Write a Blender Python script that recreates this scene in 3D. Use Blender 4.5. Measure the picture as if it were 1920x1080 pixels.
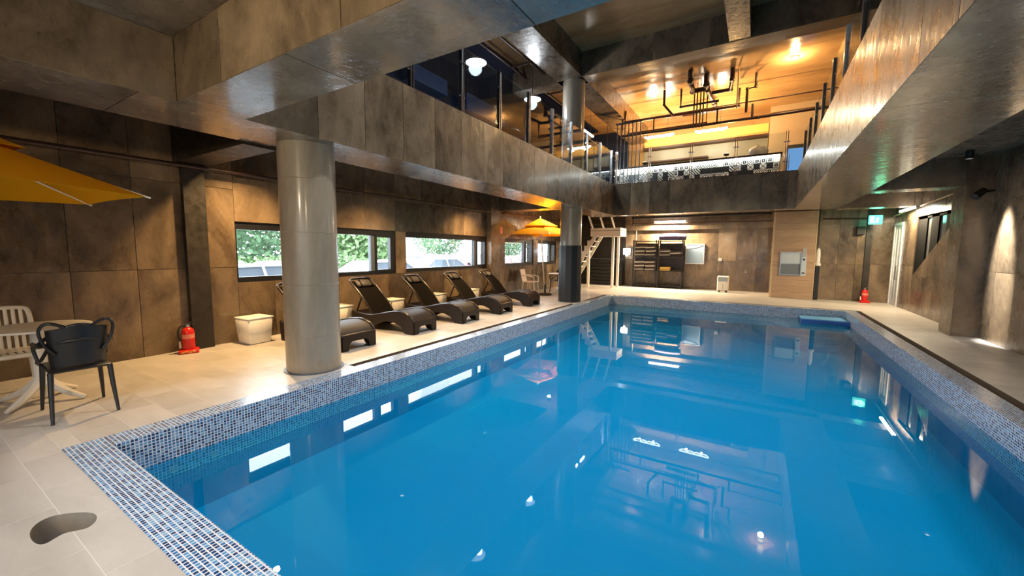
import bpy, bmesh, math, random
from mathutils import Vector, Matrix
random.seed(7)
R = math.radians
for o in list(bpy.data.objects):
    bpy.data.objects.remove(o)
scene = bpy.context.scene
col = scene.collection

# ------------------------------------------------------------------ camera
def cam_matrix(yaw, pitch, roll, loc):
    f = Vector((-math.sin(yaw)*math.cos(pitch), math.cos(yaw)*math.cos(pitch), -math.sin(pitch)))
    r = Vector((math.cos(yaw), math.sin(yaw), 0.0))
    d = f.cross(r)
    c, s = math.cos(roll), math.sin(roll)
    r2, d2 = c*r + s*d, -s*r + c*d
    m = Matrix.Identity(4)
    for i in range(3):
        m[i][0] = r2[i]; m[i][1] = -d2[i]; m[i][2] = -f[i]; m[i][3] = loc[i]
    return m
cd = bpy.data.cameras.new('camera')
cd.sensor_width = 36.0
cd.lens = 746.25/1920*36.0
cd.clip_start = 0.05; cd.clip_end = 300
cam = bpy.data.objects.new('camera', cd); col.objects.link(cam)
cam.matrix_world = cam_matrix(0.548464, 0.093531, -0.008373, (0, 0, 1.5))
scene.camera = cam

# ------------------------------------------------------------------ world and exposure
w = bpy.data.worlds.new('sky'); scene.world = w; w.use_nodes = True
wb = w.node_tree.nodes['Background']
wb.inputs[0].default_value = (0.86, 0.94, 1.0, 1); wb.inputs[1].default_value = 9.5
vs = scene.view_settings
vs.view_transform = 'Standard'; vs.look = 'None'; vs.gamma = 1.0; vs.exposure = 0.68
vs.use_curve_mapping = False
AMBER = (1.0, 0.55, 0.19); WARM = (1.0, 0.63, 0.27); WARMW = (1.0, 0.78, 0.50); COOL = (0.86, 0.93, 1.0)

# ------------------------------------------------------------------ materials
MATS = {}
def nm(name):
    m = bpy.data.materials.new(name); m.use_nodes = True
    MATS[name] = m
    nt = m.node_tree
    return m, nt, nt.nodes['Principled BSDF']
def N(nt, typ, **kw):
    n = nt.nodes.new(typ)
    for k, v in kw.items():
        if isinstance(k, str) and hasattr(n, k): setattr(n, k, v)
    return n
def plain(name, colr, rough=0.5, metal=0.0, vary=0.0, nscale=20.0, bump=0.0, coat=0.0, spec=0.5):
    m, nt, b = nm(name)
    b.inputs['Base Color'].default_value = (*colr, 1); b.inputs['Roughness'].default_value = rough
    b.inputs['Metallic'].default_value = metal; b.inputs['Coat Weight'].default_value = coat
    b.inputs['Specular IOR Level'].default_value = spec
    if vary > 0 or bump > 0:
        g = N(nt, 'ShaderNodeNewGeometry'); t = N(nt, 'ShaderNodeTexNoise')
        t.inputs['Scale'].default_value = nscale; t.inputs['Detail'].default_value = 5
        nt.links.new(g.outputs['Position'], t.inputs['Vector'])
        if vary > 0:
            mx = N(nt, 'ShaderNodeMix', data_type='RGBA')
            mx.inputs[6].default_value = (*[c*(1-vary) for c in colr], 1)
            mx.inputs[7].default_value = (*[min(1, c*(1+vary)) for c in colr], 1)
            nt.links.new(t.outputs['Fac'], mx.inputs[0]); nt.links.new(mx.outputs[2], b.inputs['Base Color'])
        if bump > 0:
            bp = N(nt, 'ShaderNodeBump'); bp.inputs['Strength'].default_value = bump; bp.inputs['Distance'].default_value = 0.01
            nt.links.new(t.outputs['Fac'], bp.inputs['Height']); nt.links.new(bp.outputs[0], b.inputs['Normal'])
    return m
def glow(name, colr, strength):
    m = bpy.data.materials.new(name); m.use_nodes = True; MATS[name] = m
    nt = m.node_tree; nt.nodes.remove(nt.nodes['Principled BSDF'])
    e = N(nt, 'ShaderNodeEmission'); e.inputs[0].default_value = (*colr, 1); e.inputs[1].default_value = strength
    nt.links.new(e.outputs[0], nt.nodes['Material Output'].inputs[0])
    return m
def concrete(name, dark, light, rough=(0.22, 0.5), rnd=0.5, coat=0.0, bump=0.25, streak=(1, 1, 1), pit=0.45):
    """formwork concrete: blotches, pits, lacquer sheen; each panel keeps its own tone"""
    m, nt, b = nm(name); L = nt.links
    g = N(nt, 'ShaderNodeNewGeometry'); oi = N(nt, 'ShaderNodeObjectInfo')
    mp = N(nt, 'ShaderNodeMapping'); mp.inputs['Scale'].default_value = streak
    off = N(nt, 'ShaderNodeVectorMath', operation='ADD')
    cmb = N(nt, 'ShaderNodeCombineXYZ')
    mul = N(nt, 'ShaderNodeMath', operation='MULTIPLY'); mul.inputs[1].default_value = 37.0
    L.new(oi.outputs['Random'], mul.inputs[0]); L.new(mul.outputs[0], cmb.inputs[0]); L.new(mul.outputs[0], cmb.inputs[2])
    L.new(g.outputs['Position'], off.inputs[0]); L.new(cmb.outputs[0], off.inputs[1]); L.new(off.outputs[0], mp.inputs['Vector'])
    n1 = N(nt, 'ShaderNodeTexNoise'); n1.inputs['Scale'].default_value = 1.1; n1.inputs['Detail'].default_value = 8; n1.inputs['Roughness'].default_value = 0.66; n1.inputs['Distortion'].default_value = 0.6
    n2 = N(nt, 'ShaderNodeTexNoise'); n2.inputs['Scale'].default_value = 24; n2.inputs['Detail'].default_value = 6; n2.inputs['Roughness'].default_value = 0.7
    n3 = N(nt, 'ShaderNodeTexNoise'); n3.inputs['Scale'].default_value = 22; n3.inputs['Detail'].default_value = 3
    n4 = N(nt, 'ShaderNodeTexNoise'); n4.inputs['Scale'].default_value = 7.5; n4.inputs['Detail'].default_value = 5; n4.inputs['Roughness'].default_value = 0.6
    for n in (n1, n2, n3, n4): L.new(mp.outputs[0], n.inputs['Vector'])
    cr = N(nt, 'ShaderNodeValToRGB'); cr.color_ramp.elements[0].position = 0.37; cr.color_ramp.elements[1].position = 0.63
    cr.color_ramp.elements[0].color = (*dark, 1); cr.color_ramp.elements[1].color = (*light, 1)
    ad = N(nt, 'ShaderNodeMath', operation='MULTIPLY_ADD'); ad.inputs[1].default_value = 0.16; 
    sb = N(nt, 'ShaderNodeMath', operation='MULTIPLY_ADD'); sb.inputs[1].default_value = 0.84; sb.inputs[2].default_value = 0.0
    L.new(n1.outputs['Fac'], sb.inputs[0]); L.new(n2.outputs['Fac'], ad.inputs[0]); L.new(sb.outputs[0], ad.inputs[2])
    L.new(ad.outputs[0], cr.inputs[0])
    # pits
    pr = N(nt, 'ShaderNodeValToRGB'); pr.color_ramp.elements[0].position = 0.24; pr.color_ramp.elements[1].position = 0.30
    pr.color_ramp.elements[0].color = (pit, pit, pit, 1); pr.color_ramp.elements[1].color = (1, 1, 1, 1)
    L.new(n3.outputs['Fac'], pr.inputs[0])
    mr = N(nt, 'ShaderNodeMapRange'); mr.inputs['To Min'].default_value = 1-rnd; mr.inputs['To Max'].default_value = 1+rnd
    L.new(oi.outputs['Random'], mr.inputs['Value'])
    m1 = N(nt, 'ShaderNodeMix', data_type='RGBA', blend_type='MULTIPLY'); m1.inputs[0].default_value = 1
    L.new(cr.outputs[0], m1.inputs[6]); L.new(pr.outputs[0], m1.inputs[7])
    m2 = N(nt, 'ShaderNodeVectorMath', operation='SCALE')
    L.new(m1.outputs[2], m2.inputs[0]); L.new(mr.outputs[0], m2.inputs['Scale'])
    L.new(m2.outputs[0], b.inputs['Base Color'])
    rr = N(nt, 'ShaderNodeMapRange'); rr.inputs['From Min'].default_value = 0.35; rr.inputs['From Max'].default_value = 0.65
    rr.inputs['To Min'].default_value = rough[0]; rr.inputs['To Max'].default_value = rough[1]
    L.new(n4.outputs['Fac'], rr.inputs['Value']); L.new(rr.outputs[0], b.inputs['Roughness'])
    bp = N(nt, 'ShaderNodeBump'); bp.inputs['Strength'].default_value = bump; bp.inputs['Distance'].default_value = 0.03
    hm = N(nt, 'ShaderNodeMath', operation='MULTIPLY'); L.new(n4.outputs['Fac'], hm.inputs[0]); L.new(pr.outputs[0], hm.inputs[1])
    L.new(hm.outputs[0], bp.inputs['Height']); L.new(bp.outputs[0], b.inputs['Normal'])
    b.inputs['Coat Weight'].default_value = coat; b.inputs['Coat Roughness'].default_value = 0.12
    return m
def mosaic(name, ax, pitch=0.0255, cols=None):
    """small glass mosaic on one plane, ax = the two world axes of that plane"""
    m, nt, b = nm(name); L = nt.links
    g = N(nt, 'ShaderNodeNewGeometry'); sp = N(nt, 'ShaderNodeSeparateXYZ'); L.new(g.outputs['Position'], sp.inputs[0])
    c = N(nt, 'ShaderNodeCombineXYZ'); L.new(sp.outputs[ax[0]], c.inputs[0]); L.new(sp.outputs[ax[1]], c.inputs[1])
    sc = N(nt, 'ShaderNodeVectorMath', operation='SCALE'); sc.inputs['Scale'].default_value = 1/pitch; L.new(c.outputs[0], sc.inputs[0])
    fl = N(nt, 'ShaderNodeVectorMath', operation='FLOOR'); fr = N(nt, 'ShaderNodeVectorMath', operation='FRACTION')
    L.new(sc.outputs[0], fl.inputs[0]); L.new(sc.outputs[0], fr.inputs[0])
    wn = N(nt, 'ShaderNodeTexWhiteNoise', noise_dimensions='3D'); L.new(fl.outputs[0], wn.inputs['Vector'])
    cr = N(nt, 'ShaderNodeValToRGB'); cr.color_ramp.interpolation = 'CONSTANT'
    cols = cols or [(0.015, 0.055, 0.16), (0.04, 0.15, 0.34), (0.09, 0.27, 0.50), (0.02, 0.05, 0.12), (0.18, 0.34, 0.52)]
    el = cr.color_ramp.elements
    while len(el) < len(cols): el.new(0.5)
    for i, cc in enumerate(cols):
        el[i].position = i/len(cols); el[i].color = (*cc, 1)
    L.new(wn.outputs['Value'], cr.inputs[0])
    s2 = N(nt, 'ShaderNodeSeparateXYZ'); L.new(fr.outputs[0], s2.inputs[0])
    mxs = []
    for k in (0, 1):
        pp = N(nt, 'ShaderNodeMath', operation='SUBTRACT'); pp.inputs[1].default_value = 0.5; L.new(s2.outputs[k], pp.inputs[0])
        ab = N(nt, 'ShaderNodeMath', operation='ABSOLUTE'); L.new(pp.outputs[0], ab.inputs[0]); mxs.append(ab)
    mm = N(nt, 'ShaderNodeMath', operation='MAXIMUM'); L.new(mxs[0].outputs[0], mm.inputs[0]); L.new(mxs[1].outputs[0], mm.inputs[1])
    gt = N(nt, 'ShaderNodeMath', operation='GREATER_THAN'); gt.inputs[1].default_value = 0.375; L.new(mm.outputs[0], gt.inputs[0])
    mx = N(nt, 'ShaderNodeMix', data_type='RGBA'); mx.inputs[7].default_value = (0.66, 0.68, 0.72, 1)
    L.new(gt.outputs[0], mx.inputs[0]); L.new(cr.outputs[0], mx.inputs[6]); L.new(mx.outputs[2], b.inputs['Base Color'])
    bp = N(nt, 'ShaderNodeBump'); bp.invert = True; bp.inputs['Strength'].default_value = 0.4; bp.inputs['Distance'].default_value = 0.003
    L.new(gt.outputs[0], bp.inputs['Height']); L.new(bp.outputs[0], b.inputs['Normal'])
    b.inputs['Roughness'].default_value = 0.18
    return m
def woodmat(name, a, bcol, rough=0.45, scale=(1.5, 1.5, 30)):
    m, nt, b = nm(name); L = nt.links
    g = N(nt, 'ShaderNodeNewGeometry'); mp = N(nt, 'ShaderNodeMapping'); mp.inputs['Scale'].default_value = scale
    t = N(nt, 'ShaderNodeTexNoise'); t.inputs['Scale'].default_value = 2.0; t.inputs['Detail'].default_value = 6
    oi = N(nt, 'ShaderNodeObjectInfo')
    L.new(g.outputs['Position'], mp.inputs['Vector']); L.new(mp.outputs[0], t.inputs['Vector'])
    ad = N(nt, 'ShaderNodeMath', operation='MULTIPLY_ADD'); ad.inputs[1].default_value = 0.25; L.new(oi.outputs['Random'], ad.inputs[0]); L.new(t.outputs['Fac'], ad.inputs[2])
    cr = N(nt, 'ShaderNodeValToRGB'); cr.color_ramp.elements[0].color = (*a, 1); cr.color_ramp.elements[1].color = (*bcol, 1)
    cr.color_ramp.elements[0].position = 0.35; cr.color_ramp.elements[1].position = 0.85
    L.new(ad.outputs[0], cr.inputs[0]); L.new(cr.outputs[0], b.inputs['Base Color']); b.inputs['Roughness'].default_value = rough
    return m
def glassmat(name, tint, refl=1.0, alpha=None):
    """clear pane: straight-through transparency plus a fresnel reflection"""
    m = bpy.data.materials.new(name); m.use_nodes = True; MATS[name] = m
    nt = m.node_tree; nt.nodes.remove(nt.nodes['Principled BSDF']); L = nt.links
    t = N(nt, 'ShaderNodeBsdfTransparent'); t.inputs[0].default_value = (*tint, 1)
    gl = N(nt, 'ShaderNodeBsdfGlossy'); gl.inputs['Roughness'].default_value = 0.02
    f = N(nt, 'ShaderNodeFresnel'); f.inputs[0].default_value = 1.33
    mu = N(nt, 'ShaderNodeMath', operation='MULTIPLY'); mu.inputs[1].default_value = refl; L.new(f.outputs[0], mu.inputs[0])
    mx = N(nt, 'ShaderNodeMixShader'); L.new(mu.outputs[0], mx.inputs[0]); L.new(t.outputs[0], mx.inputs[1]); L.new(gl.outputs[0], mx.inputs[2])
    L.new(mx.outputs[0], nt.nodes['Material Output'].inputs[0])
    return m

concrete('conc_wall', (0.050, 0.033, 0.020), (0.245, 0.172, 0.104), rnd=0.36, rough=(0.18, 0.45), streak=(1, 1, 0.6), coat=0.25)
concrete('conc_beam', (0.070, 0.049, 0.031), (0.290, 0.212, 0.136), rnd=0.32, rough=(0.18, 0.45), streak=(1, 1, 0.6), coat=0.25)
concrete('conc_soffit', (0.10, 0.074, 0.050), (0.33, 0.26, 0.18), rnd=0.12, rough=(0.10, 0.30), coat=0.7, bump=0.3)
concrete('conc_slab', (0.11, 0.082, 0.055), (0.29, 0.225, 0.16), rnd=0.1, rough=(0.2, 0.4), bump=0.12)
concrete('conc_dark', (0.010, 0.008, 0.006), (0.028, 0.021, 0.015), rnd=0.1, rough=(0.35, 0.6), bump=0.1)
concrete('conc_joint', (0.035, 0.026, 0.018), (0.07, 0.052, 0.036), rnd=0.0, rough=(0.5, 0.7), bump=0.1)
concrete('conc_column', (0.23, 0.19, 0.145), (0.40, 0.34, 0.26), rnd=0.05, rough=(0.28, 0.42), coat=0.3, bump=0.05, streak=(1, 1, 0.25), pit=0.8)
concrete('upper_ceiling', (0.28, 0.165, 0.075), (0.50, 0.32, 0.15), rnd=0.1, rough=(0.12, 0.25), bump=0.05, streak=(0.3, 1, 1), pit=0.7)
concrete('deck_tile', (0.44, 0.405, 0.365), (0.545, 0.505, 0.46), rnd=0.035, rough=(0.28, 0.42), bump=0.02, streak=(0.6, 1.6, 1), pit=1.0)
plain('grout', (0.66, 0.63, 0.59), 0.7, vary=0.05)
plain('drain_shade', (0.10, 0.07, 0.045), 0.6, vary=0.15)  # shade of the sunken channel put into a darker tile colour
plain('pit', (0.45, 0.35, 0.23), 0.9, vary=0.3, nscale=30, bump=0.5)
mosaic('mosaic_top', (0, 1)); mosaic('mosaic_x', (1, 2)); mosaic('mosaic_y', (0, 2))
plain('pool_floor', (0.006, 0.35, 0.66), 0.5, vary=0.04, nscale=1.0)
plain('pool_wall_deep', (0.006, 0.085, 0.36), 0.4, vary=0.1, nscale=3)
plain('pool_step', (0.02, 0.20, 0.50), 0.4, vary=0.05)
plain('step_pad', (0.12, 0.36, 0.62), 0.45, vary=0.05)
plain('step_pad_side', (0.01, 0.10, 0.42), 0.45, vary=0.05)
plain('black_frame', (0.012, 0.012, 0.014), 0.35, vary=0.2)
plain('matte_black', (0.004, 0.004, 0.004), 0.9, vary=0.2, spec=0.1)
plain('grey_frame', (0.09, 0.11, 0.14), 0.4, vary=0.1)
plain('black_steel', (0.015, 0.013, 0.012), 0.45, vary=0.2)
plain('pipe_dark', (0.035, 0.016, 0.012), 0.35, vary=0.2)
plain('pipe_red', (0.10, 0.035, 0.025), 0.3, vary=0.2)
plain('steel', (0.62, 0.64, 0.68), 0.18, metal=1.0, vary=0.05)
plain('steel_dull', (0.30, 0.31, 0.33), 0.3, metal=1.0, vary=0.05)
plain('white_plastic', (0.74, 0.70, 0.63), 0.4, vary=0.04)
plain('cube_plastic', (0.84, 0.82, 0.77), 0.45, vary=0.03)
plain('white_paint', (0.78, 0.72, 0.62), 0.45, vary=0.04)
plain('white_frame', (0.66, 0.67, 0.68), 0.35, vary=0.03)
plain('black_plastic', (0.010, 0.010, 0.011), 0.42, vary=0.2)
plain('wicker', (0.011, 0.006, 0.004), 0.5, spec=0.35, vary=0.35, nscale=160, bump=0.35)
plain('wicker_edge', (0.020, 0.012, 0.008), 0.25, vary=0.2, nscale=90)
plain('sling', (0.0045, 0.003, 0.0025), 0.85, spec=0.1, vary=0.25, nscale=220, bump=0.2)
plain('pillow', (0.055, 0.045, 0.042), 0.55, vary=0.15, nscale=60)
def canvas_mat():
    m, nt, b = nm('canvas'); L = nt.links
    b.inputs['Roughness'].default_value = 0.85; b.inputs['Specular IOR Level'].default_value = 0.2
    g = N(nt, 'ShaderNodeNewGeometry'); t = N(nt, 'ShaderNodeTexNoise'); t.inputs['Scale'].default_value = 60
    L.new(g.outputs['Position'], t.inputs['Vector'])
    mx = N(nt, 'ShaderNodeMix', data_type='RGBA'); mx.inputs[6].default_value = (0.84, 0.46, 0.008, 1); mx.inputs[7].default_value = (0.92, 0.54, 0.015, 1)
    L.new(t.outputs['Fac'], mx.inputs[0]); L.new(mx.outputs[2], b.inputs['Base Color'])
    tr = N(nt, 'ShaderNodeBsdfTranslucent'); L.new(mx.outputs[2], tr.inputs[0])
    ms = N(nt, 'ShaderNodeMixShader'); ms.inputs[0].default_value = 0.4
    L.new(b.outputs[0], ms.inputs[1]); L.new(tr.outputs[0], ms.inputs[2]); L.new(ms.outputs[0], nt.nodes['Material Output'].inputs[0])
canvas_mat()
plain('alu_white', (0.80, 0.76, 0.70), 0.35)
plain('wood_pole', (0.62, 0.47, 0.28), 0.5, vary=0.15)
plain('red_paint', (0.62, 0.015, 0.012), 0.3, vary=0.06)
plain('red_label', (0.75, 0.22, 0.16), 0.5, vary=0.3, nscale=120)
plain('yellow_print', (0.95, 0.55, 0.10), 0.5)
plain('rubber', (0.012, 0.012, 0.013), 0.55)
plain('pad_black', (0.012, 0.013, 0.016), 0.5, vary=0.15)
plain('navy_wall', (0.006, 0.012, 0.038), 0.6, vary=0.2)
plain('blue_panel', (0.035, 0.075, 0.19), 0.5, vary=0.1)
plain('cream_wall', (0.56, 0.44, 0.29), 0.55, vary=0.06)
plain('lamplit_wall', (0.85, 0.56, 0.16), 0.5, vary=0.05)  # lamp glow on the bar's back wall put into the colour
plain('back_tile', (0.30, 0.28, 0.22), 0.35, vary=0.08)
plain('bar_top', (0.055, 0.018, 0.012), 0.35, vary=0.2)
plain('towel_grey', (0.48, 0.43, 0.38), 0.95, vary=0.35, nscale=120, bump=0.5)
plain('towel_dark', (0.05, 0.04, 0.035), 0.95, vary=0.3, nscale=120, bump=0.5)
plain('towel_yellow', (0.78, 0.50, 0.14), 0.95, vary=0.1, nscale=120, bump=0.4)
plain('mat_purple', (0.075, 0.06, 0.14), 0.7, vary=0.2)
plain('board_face', (0.30, 0.42, 0.56), 0.25, vary=0.03)
plain('mirror_grey', (0.16, 0.17, 0.17), 0.12, vary=0.1)
plain('panel_pale', (0.52, 0.60, 0.66), 0.3, vary=0.03)
plain('print_grey', (0.42, 0.40, 0.38), 0.5, vary=0.4, nscale=90)
plain('ink', (0.02, 0.02, 0.025), 0.5)
plain('plastic_bag', (0.42, 0.44, 0.46), 0.25, vary=0.25, nscale=25, bump=0.5)
woodmat('wood_board', (0.36, 0.22, 0.125), (0.54, 0.37, 0.23))
plain('wood_trim', (0.62, 0.45, 0.26), 0.45, vary=0.1)
glassmat('window_glass', (0.95, 0.97, 0.98), 0.6)
glassmat('rear_fill_glass', (0.36, 0.38, 0.40), 0.6)
glassmat('rail_glass', (0.84, 0.90, 0.93), 0.35)
plain('car_white', (0.82, 0.84, 0.86), 0.2, coat=0.5); plain('car_grey', (0.25, 0.27, 0.30), 0.2, coat=0.5)
plain('car_red', (0.45, 0.06, 0.07), 0.2, coat=0.5); plain('car_glass', (0.20, 0.24, 0.29), 0.08)
plain('tyre', (0.02, 0.02, 0.02), 0.7)
plain('leaf_green', (0.09, 0.17, 0.08), 0.6, vary=0.6, nscale=1.5); plain('leaf_light', (0.14, 0.23, 0.09), 0.6, vary=0.5, nscale=2)
plain('bark', (0.10, 0.07, 0.05), 0.8)
plain('asphalt', (0.42, 0.43, 0.44), 0.8, vary=0.15, nscale=3)
plain('render_white', (0.8, 0.8, 0.78), 0.6)
plain('roof_grey', (0.3, 0.31, 0.33), 0.6)
glow('led_warm', (1.0, 0.84, 0.55), 9.0); glow('led_white', (1.0, 0.95, 0.86), 10.0); glow('led_cool', (0.80, 0.90, 1.0), 7.0)
glow('led_amber', (1.0, 0.70, 0.25), 9.0); glow('exit_green', (0.10, 0.95, 0.55), 2.2); glow('exit_white', (0.85, 1.0, 0.95), 2.5)
glow('lamp_white', (0.95, 1.0, 1.0), 5.0); glow('screen_blue', (0.22, 0.50, 0.95), 0.42); glow('bar_led', (1.0, 0.97, 0.85), 7.0)

def water_material():
    m = bpy.data.materials.new('water'); m.use_nodes = True; MATS['water'] = m
    nt = m.node_tree; nt.nodes.remove(nt.nodes['Principled BSDF']); L = nt.links
    t = N(nt, 'ShaderNodeBsdfTransparent'); t.inputs[0].default_value = (0.55, 0.90, 0.98, 1)
    df = N(nt, 'ShaderNodeBsdfDiffuse'); df.inputs[0].default_value = (0.0, 0.245, 0.52, 1)
    gl = N(nt, 'ShaderNodeBsdfGlossy'); gl.inputs['Roughness'].default_value = 0.0
    f = N(nt, 'ShaderNodeFresnel'); f.inputs[0].default_value = 1.33
    g = N(nt, 'ShaderNodeNewGeometry'); tx = N(nt, 'ShaderNodeTexNoise'); tx.inputs['Scale'].default_value = 1.3; tx.inputs['Detail'].default_value = 1
    bp = N(nt, 'ShaderNodeBump'); bp.inputs['Strength'].default_value = 0.02; bp.inputs['Distance'].default_value = 0.02
    L.new(g.outputs['Position'], tx.inputs['Vector']); L.new(tx.outputs['Fac'], bp.inputs['Height'])
    L.new(bp.outputs[0], gl.inputs['Normal']); L.new(bp.outputs[0], f.inputs['Normal'])
    m1 = N(nt, 'ShaderNodeMixShader'); m1.inputs[0].default_value = 0.38; L.new(t.outputs[0], m1.inputs[1]); L.new(df.outputs[0], m1.inputs[2])
    m2 = N(nt, 'ShaderNodeMixShader'); L.new(f.outputs[0], m2.inputs[0]); L.new(m1.outputs[0], m2.inputs[1]); L.new(gl.outputs[0], m2.inputs[2])
    L.new(m2.outputs[0], nt.nodes['Material Output'].inputs[0])
water_material()

# ------------------------------------------------------------------ mesh builder
class MB:
    def __init__(s): s.v = []; s.f = []
    def box(s, x0, y0, z0, x1, y1, z1):
        b = len(s.v)
        s.v += [(x0,y0,z0),(x1,y0,z0),(x1,y1,z0),(x0,y1,z0),(x0,y0,z1),(x1,y0,z1),(x1,y1,z1),(x0,y1,z1)]
        s.f += [tuple(b+i for i in q) for q in ((0,3,2,1),(4,5,6,7),(0,1,5,4),(1,2,6,5),(2,3,7,6),(3,0,4,7))]
        return s
    def cbox(s, c, d, rz=0.0, ch=0.0, taper=1.0):
        """box centred at c of size d, chamfered edges, bottom scaled by taper"""
        b = len(s.v); hx, hy, hz = d[0]/2, d[1]/2, d[2]/2
        rings = []
        k = ch
        lv = [(-hz, hx-k, hy-k, 1), (-hz+k, hx, hy, 1), (hz-k, hx, hy, 1), (hz, hx-k, hy-k, 1)] if k > 0 else [(-hz, hx, hy, 0), (hz, hx, hy, 0)]
        cz, sz = math.cos(rz), math.sin(rz)
        for z, ax, ay, _ in lv:
            tp = taper + (1-taper)*((z+hz)/(2*hz))
            if k > 0: pts = [(-ax+k,-ay),(ax-k,-ay),(ax,-ay+k),(ax,ay-k),(ax-k,ay),(-ax+k,ay),(-ax,ay-k),(-ax,-ay+k)]
            else: pts = [(-ax,-ay),(ax,-ay),(ax,ay),(-ax,ay)]
            ring = []
            for px, py in pts:
                px *= tp; py *= tp
                ring.append(len(s.v)); s.v.append((c[0]+px*cz-py*sz, c[1]+px*sz+py*cz, c[2]+z))
            rings.append(ring)
        n = len(rings[0])
        s.f.append(tuple(reversed(rings[0]))); s.f.append(tuple(rings[-1]))
        for a, bb in zip(rings, rings[1:]):
            for i in range(n): s.f.append((a[i], a[(i+1)%n], bb[(i+1)%n], bb[i]))
        return s
    def tube(s, pts, r, n=8, closed=False, caps=True, sm=0):
        """round tube along a polyline; r is a number or a list"""
        pts = [Vector(p) for p in pts]
        if sm and not closed and len(pts) > 2:
            rl = r if isinstance(r, (list, tuple)) else [r]*len(pts); np_, nr = [], []
            for i in range(len(pts)-1):
                p0, p1, p2, p3 = pts[max(i-1, 0)], pts[i], pts[i+1], pts[min(i+2, len(pts)-1)]
                for k in range(sm):
                    u = k/sm; np_.append(0.5*((2*p1)+(p2-p0)*u+(2*p0-5*p1+4*p2-p3)*u*u+(3*p1-p0-3*p2+p3)*u**3)); nr.append(rl[i]*(1-u)+rl[i+1]*u)
            np_.append(pts[-1]); nr.append(rl[-1]); pts, r = np_, nr
        m = len(pts)
        rs = r if isinstance(r, (list, tuple)) else [r]*m
        prev = None; rings = []
        for i, p in enumerate(pts):
            if closed: d = (pts[(i+1)%m]-pts[i-1])
            else: d = (pts[min(i+1, m-1)]-pts[max(i-1, 0)])
            d.normalize()
            if prev is None:
                up = Vector((0,0,1)) if abs(d.z) < 0.95 else Vector((1,0,0))
                a = d.cross(up).normalized()
            else:
                a = (prev - d*prev.dot(d)).normalized()
            prev = a; bb = d.cross(a)
            ring = []
            for k in range(n):
                t = 2*math.pi*k/n
                q = p + (a*math.cos(t)+bb*math.sin(t))*rs[i]
                ring.append(len(s.v)); s.v.append(tuple(q))
            rings.append(ring)
        lst = list(zip(rings, rings[1:]))
        if closed: lst.append((rings[-1], rings[0]))
        for a, b2 in lst:
            for k in range(n): s.f.append((a[k], b2[k], b2[(k+1)%n], a[(k+1)%n]))
        if caps and not closed:
            s.f.append(tuple(rings[0])); s.f.append(tuple(reversed(rings[-1])))
        return s
    def lathe(s, prof, c=(0,0,0), n=24, capb=True, capt=True):
        rings = []
        for r, z in prof:
            ring = []
            for k in range(n):
                t = 2*math.pi*k/n
                ring.append(len(s.v)); s.v.append((c[0]+r*math.cos(t), c[1]+r*math.sin(t), c[2]+z))
            rings.append(ring)
        for a, b in zip(rings, rings[1:]):
            for k in range(n): s.f.append((a[k], a[(k+1)%n], b[(k+1)%n], b[k]))
        if capb: s.f.append(tuple(reversed(rings[0])))
        if capt: s.f.append(tuple(rings[-1]))
        return s
    def prism(s, poly, a0, a1, axis='y'):
        """polygon extruded; poly in the two other axes (x,z for y; y,z for x; x,y for z)"""
        b = len(s.v); n = len(poly)
        def P(u, v, t): return {'y': (u, t, v), 'x': (t, u, v), 'z': (u, v, t)}[axis]
        for u, v in poly: s.v.append(P(u, v, a0))
        for u, v in poly: s.v.append(P(u, v, a1))
        s.f.append(tuple(range(b, b+n))); s.f.append(tuple(reversed(range(b+n, b+2*n))))
        for i in range(n): s.f.append((b+i, b+n+i, b+n+(i+1)%n, b+(i+1)%n))
        return s
    def strip(s, top, bot, y0, y1):
        """solid between an upper and a lower profile (lists of (x,z), same length), across y0..y1"""
        b = len(s.v); n = len(top)
        for x, z in top: s.v += [(x, y0, z), (x, y1, z)]
        for x, z in bot: s.v += [(x, y0, z), (x, y1, z)]
        T = lambda i, k: b+2*i+k
        B = lambda i, k: b+2*n+2*i+k
        for i in range(n-1):
            s.f += [(T(i,0),T(i,1),T(i+1,1),T(i+1,0)), (B(i,0),B(i+1,0),B(i+1,1),B(i,1)),
                    (T(i,0),T(i+1,0),B(i+1,0),B(i,0)), (T(i,1),B(i,1),B(i+1,1),T(i+1,1))]
        s.f += [(T(0,0),B(0,0),B(0,1),T(0,1)), (T(n-1,0),T(n-1,1),B(n-1,1),B(n-1,0))]
        return s
    def mesh(s, name, smooth=True, angle=38):
        me = bpy.data.meshes.new(name); me.from_pydata(s.v, [], s.f)
        bm = bmesh.new(); bm.from_mesh(me); bmesh.ops.recalc_face_normals(bm, faces=bm.faces); bm.to_mesh(me); bm.free()
        if smooth:
            me.shade_smooth(); me.set_sharp_from_angle(angle=R(angle))
        return me
    def build(s, name, mat, parent=None, smooth=True, angle=38, **tags):
        me = s.mesh(name, smooth, angle); me.materials.append(MATS[mat])
        o = bpy.data.objects.new(name, me); col.objects.link(o)
        if parent is not None: o.parent = parent
        tag(o, **tags)
        return o
def tag(o, label=None, cat=None, group=None, kind=None):
    if label: o['label'] = label
    if cat: o['category'] = cat
    if group: o['group'] = group
    if kind: o['kind'] = kind
    return o
def thing(name, loc=(0,0,0), rz=0.0, label=None, cat=None, group=None, kind=None):
    o = bpy.data.objects.new(name, None); col.objects.link(o); o.empty_display_size = 0.1
    o.location = loc; o.rotation_euler = (0, 0, rz)
    return tag(o, label, cat, group, kind)
def copy_tree(o, parent=None):
    c = o.copy(); col.objects.link(c); c.parent = parent
    for ch in list(o.children): copy_tree(ch, c)
    return c
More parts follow.
